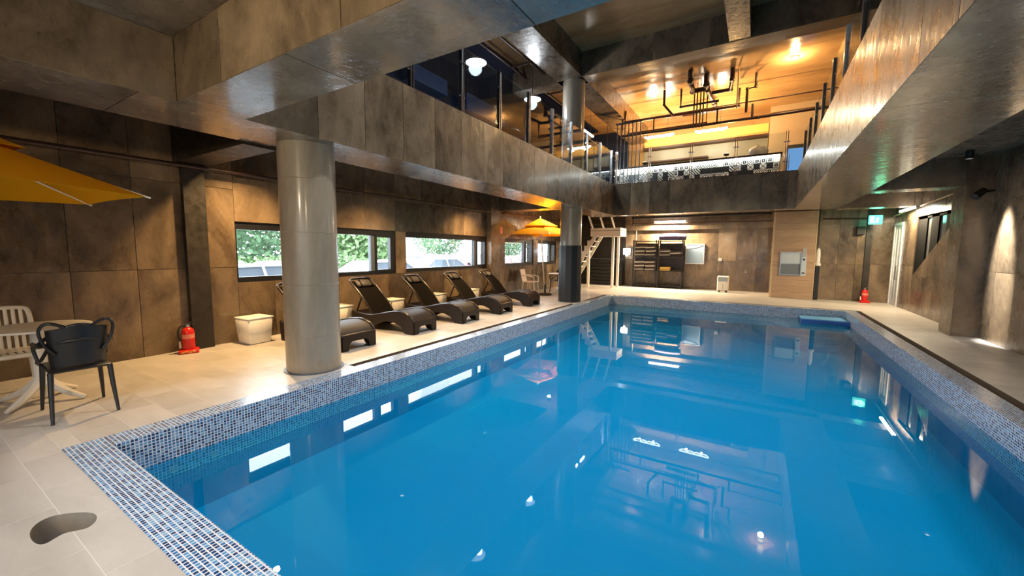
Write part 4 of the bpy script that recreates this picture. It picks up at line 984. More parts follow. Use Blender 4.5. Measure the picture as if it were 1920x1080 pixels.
def masters_chair(x, y, rz, label):
    """armchair whose back is woven from three looping rails; local +x = forward"""
    t = thing('armchair', (x, y, 0), rz, label=label, cat='chair'); t.scale = (1.06, 0.84, 1.0)
    m = 'black_plastic'
    MB().cbox((0.0, 0, 0.435), (0.44, 0.46, 0.03), ch=0.012).build('seat', m, t)
    for sx, sy in ((1, 1), (1, -1), (-1, 1), (-1, -1)):
        MB().tube([(0.20*sx, 0.215*sy, 0.43), (0.215*sx, 0.225*sy, 0.25), (0.265*sx, 0.24*sy, 0.0)], [0.024, 0.021, 0.014], 8).build('leg', m, t)
    def loop(pts, r): return MB().tube(pts, r, 8, sm=3).build('back_rail', m, t, angle=60)
    def arc(hx, wy, z0, z1, n=13, lift=0.0, fx=0.22):
        out = []
        for k in range(n):
            a = math.pi*k/(n-1)
            out.append((fx-(fx+hx)*math.sin(a)**0.6, wy*math.cos(a), z0+(z1-z0)*math.sin(a)**1.4+lift))
        return out
    loop(arc(0.26, 0.265, 0.62, 0.83), 0.016)
    loop(arc(0.25, 0.27, 0.62, 0.70), 0.016)
    loop(arc(0.235, 0.255, 0.46, 0.80, fx=0.18), 0.015)
    for s in (-1, 1):
        MB().tube([(0.22, 0.265*s, 0.62), (0.235, 0.262*s, 0.56), (0.215, 0.235*s, 0.43)], 0.016, 8, sm=4).build('arm_support', m, t)
        MB().tube([(0.22, 0.265*s, 0.625), (-0.02, 0.275*s, 0.635), (-0.12, 0.262*s, 0.66)], [0.02, 0.018, 0.014], 8).build('armrest', m, t)
        MB().tube([(-0.25, 0.10*s, 0.82), (-0.24, 0.21*s, 0.86), (-0.20, 0.265*s, 0.80), (-0.19, 0.24*s, 0.68), (-0.20, 0.17*s, 0.58)], 0.014, 8, sm=5).build('back_loop', m, t, angle=60)
    # backrest shell
    b = MB(); n = 11; rows = 6
    for j in range(rows):
        z = 0.45+0.345*j/(rows-1)
        for i in range(n):
            a = -1+2*i/(n-1); b.v.append((-0.205-0.05*(j/(rows-1))+0.075*a*a, 0.225*a*(0.9+0.1*j/(rows-1)), z+0.02*(1-a*a)))
    m0 = len(b.v); b.v += [(x-0.014, y, z) for x, y, z in b.v]
    for j in range(rows-1):
        for i in range(n-1):
            q = j*n+i; b.f += [(q, q+1, q+n+1, q+n), (m0+q, m0+q+n, m0+q+n+1, m0+q+1)]
    for i in range(n-1):
        b.f += [(i, m0+i, m0+i+1, i+1), ((rows-1)*n+i, (rows-1)*n+i+1, m0+(rows-1)*n+i+1, m0+(rows-1)*n+i)]
    for j in range(rows-1):
        b.f += [(j*n, (j+1)*n, m0+(j+1)*n, m0+j*n), (j*n+n-1, m0+j*n+n-1, m0+(j+1)*n+n-1, (j+1)*n+n-1)]
    b.build('backrest', m, t, angle=60)
    return t
masters_chair(-5.25, 0.96, R(180-3), 'black plastic armchair with looping back rails pulled up to the white table')
def slat_chair(x, y, rz, label):
    t = thing('slatted_chair', (x, y, 0), rz, label=label, cat='chair')
    m = 'white_plastic'
    for sx, sy in ((1, 1), (1, -1), (-1, 1), (-1, -1)):
        MB().tube([(0.19*sx, 0.2*sy, 0.43), (0.225*sx, 0.225*sy, 0.0)], [0.022, 0.015], 8).build('leg', m, t)
    f = MB(); f.cbox((0.215, 0, 0.44), (0.045, 0.48, 0.045), ch=0.012); f.build('front_rail', m, t); MB().cbox((-0.20, 0, 0.44), (0.045, 0.44, 0.04), ch=0.012).build('rear_rail', m, t)
    for k in range(9): MB().cbox((0.0, -0.205+0.051*k, 0.452), (0.40, 0.030, 0.018), ch=0.005).build('seat_slat', m, t)
    bk = [(-0.215, -0.225, 0.46), (-0.25, -0.235, 0.66), (-0.275, -0.225, 0.82), (-0.285, -0.18, 0.865), (-0.29, 0, 0.872), (-0.285, 0.18, 0.865), (-0.275, 0.225, 0.82), (-0.25, 0.235, 0.66), (-0.215, 0.225, 0.46)]
    MB().tube(bk, 0.02, 10, sm=4).build('back_frame', m, t, angle=60)
    for k in range(8):
        yy = -0.175+0.05*k
        MB().tube([(-0.215, yy, 0.455), (-0.25, yy, 0.66), (-0.286, yy, 0.862)], 0.0145, 6).build('back_slat', m, t, angle=60)
    return t
slat_chair(-6.27, 0.66, R(0), 'white slatted chair behind the round table at the left edge')

def parasol(x, y, rz, label, Rc, zt, za, lean=(0, 0), polemat='wood_pole', base=True):
    t = thing('parasol', (x, y, 0), rz, label=label, cat='parasol')
    n = 6; ax, ay = lean
    tips = [(ax+Rc*math.cos(2*math.pi*k/n), ay+Rc*math.sin(2*math.pi*k/n), zt) for k in range(n)]
    r1 = 0.30; zv = za-0.12
    def ringp(rr, zz, sag=0.0, sub=6):
        out = []
        for k in range(n):
            a0, a1 = 2*math.pi*k/n, 2*math.pi*(k+1)/n
            for s in range(sub):
                u = s/sub
                px = rr*((1-u)*math.cos(a0)+u*math.cos(a1)); py = rr*((1-u)*math.sin(a0)+u*math.sin(a1))
                f = 1-sag*math.sin(math.pi*u)
                out.append((ax+px*f, ay+py*f, zz))
        return out
    def canopy(rings, name, mat, thick=0.004):
        b = MB(); m_ = len(rings[0])
        for off in (0, -thick):
            for rg in rings: b.v += [(p[0], p[1], p[2]+off) for p in rg]
        q = len(rings)*m_
        for j in range(len(rings)-1):
            for i in range(m_):
                i2 = (i+1) % m_; a, bq, c, d = j*m_+i, j*m_+i2, (j+1)*m_+i2, (j+1)*m_+i
                b.f += [(a, bq, c, d), (q+a, q+d, q+c, q+bq)]
        for j in (0, len(rings)-1):
            for i in range(m_):
                i2 = (i+1) % m_; b.f.append((j*m_+i, j*m_+i2, q+j*m_+i2, q+j*m_+i))
        return b.build(name, mat, t, angle=12)
    H = zv-zt
    zr = lambda q: zt+(za-0.08-zt)*(1-q)
    canopy([ringp(Rc, zt, 0.03), ringp(Rc*0.72, zr(0.72), 0.02), ringp(Rc*0.54, zr(0.54)), ringp(Rc*0.36, zr(0.36))], 'canopy', 'canvas')
    canopy([ringp(Rc*0.50, zr(0.50)+0.055, 0.05), ringp(Rc*0.25, zr(0.25)+0.075, 0.02), ringp(0.02, za)], 'vent_cap', 'canvas')
    MB().lathe([(0.022, 0), (0.026, 0.03), (0.012, 0.06), (0.0, 0.065)], (ax, ay, za), n=12, capt=False).build('finial', 'alu_white', t)
    for k in range(n):
        tp = Vector(tips[k]); c = Vector((ax, ay, zv-0.03)); out = (tp-Vector((ax, ay, zt))).normalized()
        p1 = Vector((ax, ay, 0))+out*Rc*0.72+Vector((0, 0, zr(0.72)-0.018)); p2 = Vector((ax, ay, 0))+out*Rc*0.42+Vector((0, 0, zr(0.42)-0.018))
        rb_ = MB().tube([c, p2, p1, tp+out*0.03+Vector((0, 0, -0.012))], 0.009, 6).build('rib', polemat, t)
        MB().tube([Vector((ax*0.75, ay*0.75, zt+0.02)), p2], 0.008, 6).build('strut', polemat, rb_)
    MB().tube([(0, 0, 0.0), (ax, ay, za)], 0.021, 12).build('pole', polemat, t)
    MB().lathe([(0.045, -0.04), (0.05, 0), (0.045, 0.04)], (ax*0.75, ay*0.75, zt+0.02), n=14).build('runner', 'alu_white', t)
    if base:
        MB().lathe([(0.24, 0), (0.24, 0.03), (0.20, 0.06), (0.05, 0.075)], n=32).build('base_weight', 'black_plastic', t)
        MB().tube([(0, 0, 0.07), (0, 0, 0.36)], 0.032, 12).build('base_sleeve', 'black_plastic', t)
    return t
parasol(-5.52, 0.13, R(2.5), 'yellow parasol canopy over the white table at the left edge', 1.46, 1.97, 2.62, polemat='alu_white')
parasol(-6.10, 12.15, R(12), 'bright yellow parasol with pale pole by the far left window', 1.22, 2.03, 2.60, lean=(-0.22, 0.05))
# far seating
def arm_chair_white(x, y, rz, label):
    t = thing('garden_armchair', (x, y, 0), rz, label=label, cat='chair'); m = 'alu_white'
    MB().cbox((0, 0, 0.43), (0.44, 0.46, 0.035), ch=0.012).build('seat', m, t)
    for sx, sy in ((1, 1), (1, -1), (-1, 1), (-1, -1)): MB().tube([(0.19*sx, 0.21*sy, 0.43), (0.23*sx, 0.235*sy, 0.0)], [0.024, 0.016], 8).build('leg', m, t)
    b = MB().strip([(-0.20, 0.44), (-0.235, 0.6), (-0.27, 0.75), (-0.295, 0.86)], [(-0.225, 0.44), (-0.26, 0.6), (-0.295, 0.75), (-0.32, 0.86)], -0.22, 0.22); b.build('backrest', m, t)
    for s in (-1, 1): MB().tube([(-0.25, 0.235*s, 0.66), (0.05, 0.25*s, 0.645), (0.20, 0.25*s, 0.61), (0.215, 0.235*s, 0.43)], 0.018, 8).build('armrest', m, t, angle=60)
    return t
arm_chair_white(-6.62, 12.05, R(10), 'white garden armchair under the far yellow parasol')
star_table(-5.75, 12.55, R(20), 'white bistro table half hidden behind the black sleeved column', Rt=0.38)
masters_chair(-6.15, 13.35, R(-100), 'black armchair behind the far white table')
# ================================================================== FIRE EXTINGUISHERS
def extinguisher(x, y, rz, s, label, text=True):
    t = thing('fire_extinguisher', (x, y, 0), rz, label=label, cat='extinguisher')
    t.scale = (s, s, s)
    st = MB(); st.cbox((0, 0, 0.03), (0.26, 0.24, 0.06), ch=0.012); stn = st.build('stand', 'red_paint', t)
    if text:
        yp = MB()
        for k, (a, b_) in enumerate(((-0.09, -0.055), (-0.045, -0.01), (0.0, 0.035), (0.048, 0.085))):
            z0 = 0.018
            yp.box(a, -0.1225, z0, a+0.008, -0.1205, z0+0.03); yp.box(b_-0.008, -0.1225, z0, b_, -0.1205, z0+0.03)
            yp.box(a+0.008, -0.1225, z0+(0.022 if k % 2 else 0.0), b_-0.008, -0.1205, z0+(0.03 if k % 2 else 0.008)); yp.box(a+0.01, -0.1225, z0+0.012, b_-0.01, -0.1205, z0+0.018)
        yp.build('printed_lettering', 'yellow_print', stn, smooth=False)
    MB().lathe([(0.078, 0.055), (0.083, 0.07), (0.083, 0.34), (0.072, 0.385), (0.045, 0.41), (0.026, 0.42), (0.024, 0.44)], n=28).build('cylinder', 'red_paint', t)
    MB().lathe([(0.0836, 0.24), (0.0836, 0.31)], n=28, capb=False, capt=False).build('printed_band', 'red_label', t)
    MB().lathe([(0.03, 0.43), (0.034, 0.45), (0.022, 0.475)], n=16).build('valve', 'steel', t)
    MB().tube([(0.0, 0, 0.465), (0.05, 0, 0.50), (0.11, 0, 0.515)], 0.009, 8).build('lever', 'rubber', t)
    MB().tube([(0.0, 0, 0.455), (0.06, 0, 0.47), (0.10, 0, 0.455)], 0.008, 8).build('handle', 'rubber', t)
    MB().tube([(-0.02, 0, 0.455), (-0.09, -0.01, 0.44), (-0.125, -0.015, 0.36), (-0.12, -0.02, 0.26), (-0.11, -0.02, 0.20)], 0.012, 8, sm=4).build('hose', 'rubber', t, angle=60)
    MB().tube([(-0.11, -0.02, 0.20), (-0.105, -0.02, 0.09)], [0.012, 0.02], 10).build('nozzle', 'white_plastic', t)
    return t
extinguisher(-6.90, 2.38, R(68), 0.88, 'red fire extinguisher in a red stand against the left wall')
extinguisher(2.90, 16.02, R(10), 0.95, 'red fire extinguisher at the far right corner below the exit sign', text=False)

# ================================================================== STAIRS AND FENCE
st = thing('white_staircase', (-5.0, 16.1, 0), label='white steel staircase with a landing behind the black sleeved column', cat='staircase')
SY0, SY1 = 0.0, 0.75
m = 'white_paint'
ls, le = (-1.90, 0.42), (-0.92, 1.95)
for y in (SY0, SY1):
    dx, dz = le[0]-ls[0], le[1]-ls[1]
    MB().prism([(ls[0], ls[1]), (ls[0]+0.14, ls[1]-0.09), (le[0]+0.22, le[1]+0.17), (le[0]+0.1, 2.13), (le[0]+0.02, 2.08)], y-0.02, y+0.02, 'y').build('stringer', m, st, smooth=False)
ns_ = 7
for k in range(ns_):
    u = (k+0.5)/ns_; x = ls[0]+dx*u; z = ls[1]+dz*u+0.09
    MB().box(x-0.13, SY0-0.025, z-0.02, x+0.12, SY1+0.025, z+0.02).build('tread', m, st, smooth=False)
    MB().prism([(x-0.12, z-0.02), (x+0.06, z-0.02), (x-0.06, z-0.24), (x-0.12, z-0.24)], SY0-0.03, SY0+0.02, 'y').build('riser_bracket', m, st, smooth=False)
MB().box(-0.98, SY0-0.03, 2.12, 0.28, SY1+0.05, 2.34).build('landing', m, st, smooth=False)
MB().box(-0.98, SY0-0.035, 2.36, 0.28, SY1+0.05, 2.46).build('landing_kerb', m, st, smooth=False)
for x in (-1.06, -0.02):
    for y in (SY0+0.03,) if x < -1 else (SY0+0.03, SY1):
        MB().box(x-0.045, y-0.045, 0, x+0.045, y+0.045, 2.14 if x > -1 else 1.75).build('post', m, st, smooth=False)
for x in (-0.92, -0.45, 0.0):
    MB().prism([(0.0, 2.44), (0.14, 2.44), (-0.62, 3.2), (-0.76, 3.2)], x-0.02, x+0.02, 'x').build('stringer', m, st, smooth=False)
for k in range(3):
    MB().box(-0.90, -0.05-0.2*k, 2.62+0.2*k, 0.0, 0.12-0.2*k, 2.65+0.2*k).build('tread', 'black_steel', st, smooth=False)
fn = thing('slatted_fence', (-7.0, 17.45, 0), label='low dark slatted fence under the white staircase', cat='fence')
for k in range(7): MB().box(0, 0, 0.06+0.155*k, 2.0, 0.03, 0.19+0.155*k).build('slat', 'black_steel', fn, smooth=False)
for x in (0.02, 0.95, 1.93): MB().box(x-0.03, 0.03, 0, x+0.03, 0.09, 1.2).build('post', 'black_steel', fn, smooth=False)
MB().box(-0.02, -0.02, 1.15, 2.02, 0.1, 1.19).build('top_rail', 'grey_frame', fn, smooth=False)
t = thing('emergency_lamp', (-4.92, FY-0.10, 1.38), label='small glowing white emergency lamp on the far wall left of the racks', cat='lamp')
MB().cbox((0, 0, 0.13), (0.30, 0.06, 0.26), ch=0.01).build('lens', 'lamp_white', t); MB().cbox((0, 0.045, 0.12), (0.33, 0.05, 0.30), ch=0.01).build('housing', 'white_plastic', t); MB().cbox((0, 0, -0.05), (0.09, 0.05, 0.07), ch=0.01).build('bulb', 'lamp_white', t)
light('emergency', 'POINT', (0, -0.25, 0.1), 6, COOL, t, size=0.1)

# ================================================================== TOWEL RACKS
def rack(x0, label):
    t = thing('storage_rack', (x0, 17.38, 0), label=label, cat='rack', group='black storage racks at the far wall')
    Wd, Dp, H_ = 0.98, 0.42, 2.0
    for x in (0.02, Wd-0.02):
        for y in (0.02, Dp-0.02): MB().box(x-0.02, y-0.02, 0, x+0.02, y+0.02, H_).build('upright', 'black_steel', t, smooth=False)
    for z in (0.12, 0.72, 1.34, 1.96): MB().box(0, 0, z-0.025, Wd, Dp, z).build('shelf', 'black_steel', t, smooth=False)
    for z in (0.74, 1.36):
        MB().box(0, Dp-0.012, z, Wd, Dp, z+0.5).build('back_panel', 'pipe_dark', t, smooth=False)
    return t
rack(-4.54, 'black storage rack on the left holding grey towels'); rack(-3.52, 'black storage rack on the right with a rolled mat on top')
def towel_mesh():
    b = MB(); Lx, Ly = 0.40, 0.30
    prof = []
    for k in range(9):
        a = math.pi*k/8; prof.append((0.034*math.sin(a), 0.034-0.034*math.cos(a)))
    top = []
    n = 10
    for i in range(n+1):
        u = -Lx/2+Lx*i/n; wz = 0.006*math.sin(7*u)
        row = [(u, -Ly/2+0.02-p[0], p[1]+wz) for p in prof] + [(u, Ly/2, 0.068+wz), (u, Ly/2, 0.0+wz)]
        top.append(row)
    m_ = len(top[0])
    for row in top: b.v += row
    for i in range(n):
        for j in range(m_): b.f.append((i*m_+j, (i+1)*m_+j, (i+1)*m_+(j+1) % m_, i*m_+(j+1) % m_))
    b.f.append(tuple(range(m_))); b.f.append(tuple(reversed(range(n*m_, n*m_+m_))))
    return b
tw = {}
for mt in ('towel_grey', 'towel_dark', 'towel_yellow'):
    me = towel_mesh().mesh('towel', angle=60); me.materials.append(MATS[mt]); tw[mt] = me
def towel(x, y, z, rz, mt, label, group, tilt=0.0):
    o = bpy.data.objects.new('folded_towel', tw[mt]); col.objects.link(o); o.location = (x, y, z); o.rotation_euler = (tilt, 0, rz)
    tag(o, label, 'towel', group); return o
rt = random.Random(11)
ORD = ('at the bottom', 'second from bottom', 'third from bottom', 'fourth from bottom', 'fifth from bottom', 'sixth from bottom')
for (sh, nn, lab) in ((1.342, 6, 'grey folded towel in the stacks on the top shelf of the left rack'), (0.722, 5, 'grey folded towel in the stacks on the lower shelf of the left rack')):
    for s in range(2):
        for k in range(nn):
            towel(-4.54+0.28+0.43*s+rt.uniform(-0.02, 0.02), 17.38+0.185, sh+0.078*k, R(rt.uniform(-4, 4)), 'towel_grey' if k % 2 == 0 else 'towel_dark', '%s folded towel %s of the %s stack, %s shelf, left rack' % (('pale grey', 'dark')[k % 2], ORD[k], ('left', 'right')[s], 'top' if sh > 1 else 'lower'), 'towels on the left rack '+('top' if sh > 1 else 'lower')+' shelf')
for k in range(7):
    towel(-3.52+0.27+0.43*(k % 2)+rt.uniform(-0.02, 0.02), 17.38+0.185, 1.342+0.078*(k//2), R(rt.uniform(-9, 9)), ('towel_grey', 'towel_dark')[(k//2+k) % 2], 'loosely folded towel %s of the %s heap on the top shelf, right rack' % (ORD[k//2], ('left', 'right')[k % 2]), 'towels heaped on the right rack')
for k in range(2): towel(-3.52+0.30, 17.38+0.185, 0.722+0.09*k, R(3*k), 'towel_yellow', ('yellow folded towel at the bottom of the pair on the right rack', 'yellow folded towel on top of the pair on the right rack')[k], 'yellow towels on the right rack')
towel(-3.52+0.72, 17.38+0.185, 0.722, R(-6), 'towel_dark', 'dark folded towel lying right of the yellow towels', None)
t = thing('rolled_mat', (-3.52, 17.55, 1.97), label='purple grey rolled mat lying on top of the right rack', cat='mat')
MB().tube([(0.02, 0, 0.14), (0.3, 0, 0.15), (0.7, 0, 0.15), (1.05, 0, 0.135)], [0.12, 0.135, 0.135, 0.115], 20).build('roll', 'mat_purple', t)
for x in (0.25, 0.82): MB().tube([(x, 0.139*math.cos(a), 0.15+0.139*math.sin(a)) for a in [2*math.pi*k/20 for k in range(20)]], 0.008, 6, closed=True).build('strap', 'black_steel', t)
# whiteboard, socket, heater, tap
t = thing('whiteboard', (-2.50, FY-0.03, 1.02), label='white framed board with a pale blue face on the far wall', cat='board')
MB().box(0.03, -0.012, 0.03, 0.67, 0.02, 0.78).build('face', 'board_face', t, smooth=False)
f = MB(); f.box(0, -0.025, 0, 0.70, 0.025, 0.03); f.box(0, -0.025, 0.78, 0.70, 0.025, 0.81); f.box(0, -0.025, 0.03, 0.03, 0.025, 0.78); f.box(0.67, -0.025, 0.03, 0.70, 0.025, 0.78); f.build('frame', 'white_frame', t, smooth=False)
MB().tube([(0.04+0.06*k, -0.018, 0.62+0.14*(k/10)**2.2) for k in range(11)], 0.007, 6).build('drawn_curve', 'grey_frame', t)
t = thing('wall_socket', (-1.22, FY-0.012, 1.15), label='small white socket plate above the heater', cat='socket')
MB().cbox((0, 0, 0.06), (0.12, 0.024, 0.12), ch=0.006).build('plate', 'white_plastic', t); MB().cbox((0, -0.013, 0.06), (0.06, 0.006, 0.06), ch=0.002).build('insert', 'white_frame', t)
t = thing('panel_heater', (-1.02, 17.0, 0), label='white upright heater standing at the far wall', cat='heater')
MB().cbox((0, 0, 0.335), (0.40, 0.16, 0.56), ch=0.025).build('body', 'white_plastic', t); MB().box(-0.15, -0.085, 0.40, 0.15, -0.078, 0.56).build('grille', 'panel_pale', t, smooth=False)
for k in range(5): MB().box(-0.15, -0.088, 0.42+0.028*k, 0.15, -0.084, 0.43+0.028*k).build('louvre', 'grey_frame', t, smooth=False)
MB().box(-0.006, -0.086, 0.12, 0.006, -0.079, 0.30).build('slot', 'grey_frame', t, smooth=False)
for s in (-1, 1): MB().cbox((0.12*s, 0, 0.03), (0.06, 0.2, 0.06), ch=0.008).build('foot', 'black_plastic', t)
t = thing('wall_tap', (-0.32, FY, 0.8), label='small steel tap on the far wall left of the wooden pillar', cat='tap')
MB().tube([(0, 0, 0), (0, -0.08, 0), (0, -0.11, -0.03), (0, -0.11, -0.07)], 0.014, 8).build('spout', 'steel', t); MB().tube([(-0.04, -0.05, 0.04), (0.04, -0.05, 0.04)], 0.009, 8).build('handle', 'steel', t); MB().tube([(0, -0.05, 0), (0, -0.05, 0.04)], 0.009, 8).build('stem', 'steel', t)
# ================================================================== WOODEN PILLAR
wp = thing('wood_clad_pillar', (0.46, 16.05, 0), label='pillar clad in light brown horizontal boards at the far end', cat='pillar', kind='structure')
WW, WH = 1.16, 2.86
MB().box(0.02, 0.02, 0, WW-0.02, FY-16.05, WH).build('core', 'wood_trim', wp, smooth=False)
k = 0; z = 0.0
while z < WH-0.01:
    h = min(0.205, WH-z); MB().box(0.03, 0.0, z+0.002, WW-0.015, 0.025, z+h-0.002).build('board', 'wood_board', wp, smooth=False); z += 0.205
MB().box(-0.03, -0.012, 0, 0.03, 0.06, WH).build('corner_trim', 'wood_trim', wp, smooth=False); MB().box(WW-0.015, -0.008, 0, WW+0.01, 0.05, WH).build('corner_trim', 'wood_trim', wp, smooth=False)
t = thing('wall_hatch', (0.68, 16.05, 0.77), label='steel framed hatch with pale upper half on the wooden pillar', cat='hatch')
MB().box(0.03, -0.02, 0.38, 0.56, 0.0, 0.73).build('upper_panel', 'panel_pale', t, smooth=False); MB().box(0.03, -0.014, 0.03, 0.56, 0.0, 0.37).build('lower_panel', 'mirror_grey', t, smooth=False)
f = MB(); f.box(0, -0.04, 0, 0.03, 0, 0.76); f.box(0.56, -0.04, 0, 0.59, 0, 0.76); f.box(0.03, -0.04, 0.73, 0.56, 0, 0.76); f.box(0.03, -0.04, 0, 0.56, 0, 0.03); f.box(0.03, -0.03, 0.362, 0.56, 0, 0.385); f.build('frame', 'steel_dull', t, smooth=False)
t = thing('notice_strip', (1.27, 16.05, 0.76), label='narrow printed notice strip right of the steel hatch', cat='sign')
MB().box(0, -0.012, 0.0, 0.13, 0, 0.72).build('lower_sheet', 'panel_pale', t, smooth=False); MB().box(0.01, -0.016, 0.62, 0.12, 0, 0.90).build('upper_sheet', 'print_grey', t, smooth=False)
MB().box(0.03, -0.02, 0.50, 0.09, -0.01, 0.56).build('black_mark', 'ink', t, smooth=False); MB().box(0.02, -0.019, 0.07, 0.10, -0.01, 0.11).build('black_mark', 'ink', t, smooth=False)
t = thing('cup_dispenser', (1.70, 16.12, 0), label='slim black stand with a white curved top beside the wooden pillar', cat='dispenser')
MB().box(-0.055, -0.08, 0, 0.055, 0.14, 1.10).build('stand', 'black_frame', t, smooth=False)
MB().lathe([(0.085, 1.10), (0.085, 1.17), (0.06, 1.19), (0.062, 1.45), (0.045, 1.62), (0.0, 1.68)], n=20, capt=False).build('white_top', 'white_plastic', t)
t = thing('loudspeaker', (2.70, FY2-0.10, 2.08), label='small black loudspeaker box on the far right wall', cat='loudspeaker')
MB().cbox((0, 0, 0.12), (0.20, 0.18, 0.25), ch=0.01).build('cabinet', 'black_plastic', t); MB().box(-0.085, -0.096, 0.01, 0.085, -0.088, 0.23).build('grille', 'rubber', t, smooth=False); MB().box(-0.03, 0.08, 0.08, 0.03, 0.105, 0.16).build('bracket', 'black_steel', t, smooth=False)
t = thing('wall_notice', (WX+0.012, 10.82, 2.05), label='tiny pink notice on the left wall beside the second pilaster', cat='sign')
MB().box(-0.012, 0, 0, 0.0, 0.16, 0.22).build('sheet', 'red_label', t, smooth=False)

# ================================================================== OUTSIDE
GZO = -0.35
MB().box(-120, -60, GZO-0.2, WX-0.28, 120, GZO).build('ground', 'asphalt', smooth=False, kind='structure')
MB().box(WX-0.28, -60, GZO-0.2, 40, NY-0.25, GZO).build('ground_rear', 'leaf_green', smooth=False, kind='structure')
def make_car():
    t = thing('parked_car', (0, 0, GZO), cat='car', group='cars parked outside the windows')
    prof = [(-2.15, 0.30), (-2.2, 0.55), (-2.12, 0.80), (-1.2, 0.92), (1.35, 0.96), (2.1, 0.86), (2.18, 0.5), (2.12, 0.28)]
    arch = []
    def arcp(cx, r): return [(cx+r*math.cos(a), 0.30+r*math.sin(a)) for a in [math.pi*k/8 for k in range(9)]]
    poly = prof + arcp(1.35, 0.36) + arcp(-1.35, 0.36)
    body = MB().prism(poly, -0.88, 0.88, 'y').build('body', 'car_white', t, angle=30)
    cab = MB(); bw, tw_ = 0.80, 0.62
    lo = [(-1.25, 0.90), (1.75, 0.93)]; hi = [(-0.45, 1.38), (1.05, 1.40)]
    cab.v = [(lo[0][0], -bw, lo[0][1]), (lo[1][0], -bw, lo[1][1]), (lo[1][0], bw, lo[1][1]), (lo[0][0], bw, lo[0][1]), (hi[0][0], -tw_, hi[0][1]), (hi[1][0], -tw_, hi[1][1]), (hi[1][0], tw_, hi[1][1]), (hi[0][0], tw_, hi[0][1])]
    cab.f = [(0, 1, 5, 4), (1, 2, 6, 5), (2, 3, 7, 6), (3, 0, 4, 7), (4, 5, 6, 7)]
    cab.build('glasshouse', 'car_glass', t, smooth=False)
    MB().cbox(((hi[0][0]+hi[1][0])/2, 0, 1.40), (1.56, 1.28, 0.06), ch=0.025).build('roof', 'car_white', t)
    for s in (-1, 1):
        for (a, b) in (((lo[0][0], 0.90), (hi[0][0], 1.38)), ((0.35, 0.93), (0.32, 1.39)), ((lo[1][0], 0.93), (hi[1][0], 1.40))):
            MB().tube([(a[0], s*(bw+0.005), a[1]), (b[0], s*(tw_+0.01), b[1])], 0.035, 6).build('roof_pillar', 'car_white', t)
        MB().cbox((-0.95, s*0.95, 1.0), (0.12, 0.18, 0.13), ch=0.03).build('mirror', 'car_white', t)
        for x in (-1.35, 1.35):
            wv = MB().tube([(x, s*0.68, 0.31), (x, s*0.88, 0.31)], 0.31, 20).build('wheel', 'tyre', t)
            MB().tube([(x, s*0.87, 0.31), (x, s*0.895, 0.31)], 0.19, 14).build('hub', 'steel_dull', wv)
    return t
car0 = make_car()
CARS = [(-11.4, 5.0, 97, 'w', 'white car nearest the first window, left one'), (-14.0, 7.6, 95, 'w', 'white car behind the nearest one at the left window'), (-12.2, 10.0, 94, 'w', 'white car in the right half of the first window'), (-13.8, 15.0, 82, 'w', 'white car at the left of the second window'), (-19, 19.2, 95, 'g', 'grey car beyond the white picket railing'),
        (-26, 24.0, 5, 'g', 'distant grey car at the left of the second window'), (-26, 26.9, 3, 'g', 'distant grey car in the middle of the second window'), (-26, 29.8, 4, 'r', 'distant red car in the second window'), (-26, 32.7, 2, 'w', 'distant white car in the second window'), (-26, 35.6, 2, 'g', 'distant grey car at the right of the second window'),
        (-17.5, 27.0, 80, 'r', 'reddish car seen through the third window'), (-17, 33, 80, 'w', 'white car seen through the third window')]
for k, (x, y, rz, c, lb) in enumerate(CARS):
    o = car0 if k == 0 else copy_tree(car0)
    o.location = (x, y, GZO); o.rotation_euler = (0, 0, R(rz)); o['label'] = lb
    if c != 'w':
        for ch in o.children:
            if ch.name.split('.')[0] in ('body', 'roof', 'roof_pillar', 'mirror'):
                ch.material_slots[0].link = 'OBJECT'; ch.material_slots[0].material = MATS['car_grey' if c == 'g' else 'car_red']
def tree(x, y, h, rw, label, seed, mat='leaf_green', n=3200):
    t = thing('leafy_tree', (x, y, GZO), label=label, cat='tree', group='trees beyond the parked cars')
    rr = random.Random(seed)
    MB().tube([(0, 0, 0), (0.1, 0, h*0.3), (0, 0.1, h*0.55)], [0.2, 0.15, 0.1], 8).build('trunk', 'bark', t)
    b = MB()
    for k in range(n):
        while True:
            p = Vector((rr.uniform(-1, 1), rr.uniform(-1, 1), rr.uniform(-1, 1)))
            if 0.45 < p.length < 1: break
        c = Vector((p.x*rw, p.y*rw, h*0.56+p.z*h*0.44)); s = rr.uniform(0.10, 0.21)
        u = Vector((rr.uniform(-1, 1), rr.uniform(-1, 1), rr.uniform(-1, 1))).normalized(); v = u.orthogonal().normalized()
        i = len(b.v); b.v += [tuple(c+u*s), tuple(c+v*s*0.6), tuple(c-u*s), tuple(c-v*s*0.6)]; b.f.append((i, i+1, i+2, i+3))
    me = bpy.data.meshes.new('crown'); me.from_pydata(b.v, [], b.f); me.materials.append(MATS[mat])
    o = bpy.data.objects.new('crown', me); col.objects.link(o); o.parent = t
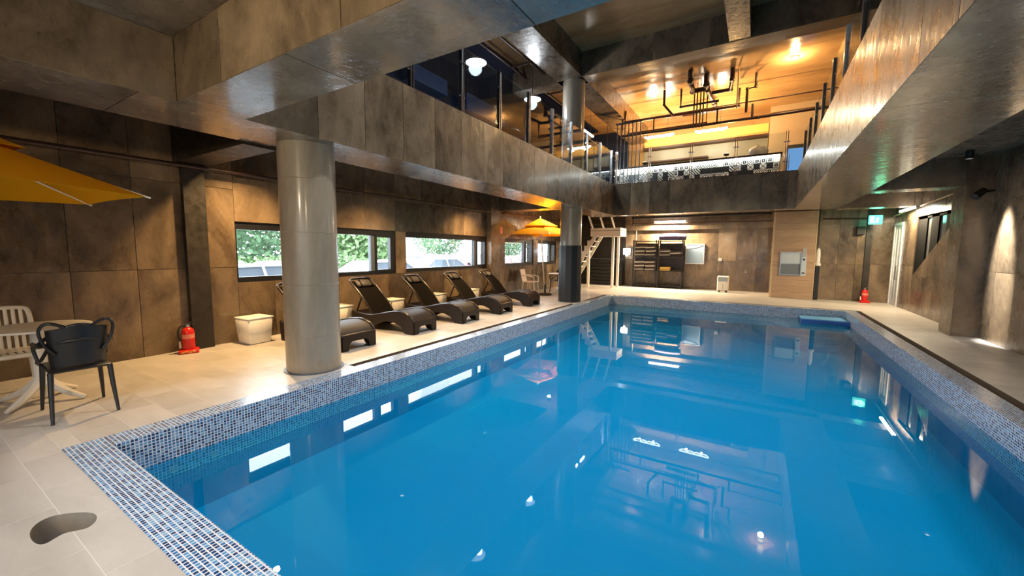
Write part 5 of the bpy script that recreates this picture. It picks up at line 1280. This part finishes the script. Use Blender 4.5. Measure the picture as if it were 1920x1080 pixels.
for k, (x, y, h, rw, lb, mt) in enumerate(((-20, 6.5, 5.0, 2.0, 'leafy tree at the left of the first window', 'leaf_light'), (-22, 11.2, 6.0, 2.4, 'taller dark leafy tree in the first window', 'leaf_green'), (-20, 15.8, 4.4, 1.8, 'leafy tree just behind the round column', 'leaf_light'), (-30, 22, 5.5, 2.6, 'distant tree above the parked cars', 'leaf_green'), (-34, 38, 6.5, 3.2, 'distant tree at the right of the second window', 'leaf_green'), (-30, 48, 6.0, 3.0, 'distant tree seen through the third window', 'leaf_green'))):
    tree(x, y, h, rw, lb, 20+k, mt)
h = MB()
rr = random.Random(4)
for k in range(2200):
    c = Vector((-17.2+rr.uniform(-0.5, 0.5), rr.uniform(6.0, 13.5), GZO+rr.uniform(0.1, 1.5))); s = rr.uniform(0.08, 0.16)
    u = Vector((rr.uniform(-1, 1), rr.uniform(-1, 1), rr.uniform(-1, 1))).normalized(); v = u.orthogonal().normalized()
    i = len(h.v); h.v += [tuple(c+u*s), tuple(c+v*s*0.6), tuple(c-u*s), tuple(c-v*s*0.6)]; h.f.append((i, i+1, i+2, i+3))
h.build('clipped_hedge', 'leaf_light', smooth=False, label='light green hedge behind the white cars', cat='hedge')
fz = thing('picket_railing', (-16, 13.5, GZO), R(90), label='thin white picket railing across the parking lot', cat='railing')
for k in range(14): MB().box(1.12*k-0.025, -0.025, 0, 1.12*k+0.025, 0.025, 1.35).build('post', 'render_white', fz, smooth=False)
for z in (0.7, 1.3): MB().box(0, -0.02, z, 14.6, 0.02, z+0.05).build('rail', 'render_white', fz, smooth=False)
pv = thing('white_pavilion', (-27.5, 15.6, GZO), label='white pavilion with a grey roof beyond the parking lot', cat='building')
MB().box(0, 0, 0, 4, 4.2, 2.2).build('wall', 'render_white', pv, smooth=False); MB().prism([(-0.4, 2.2), (4.4, 2.2), (2, 3.3)], -0.4, 4.6, 'y').build('roof', 'roof_grey', pv, smooth=False)
for y in (0.5, 2.4): MB().box(3.99, y, 0.9, 4.02, y+1.2, 1.8).build('window', 'car_glass', pv, smooth=False)
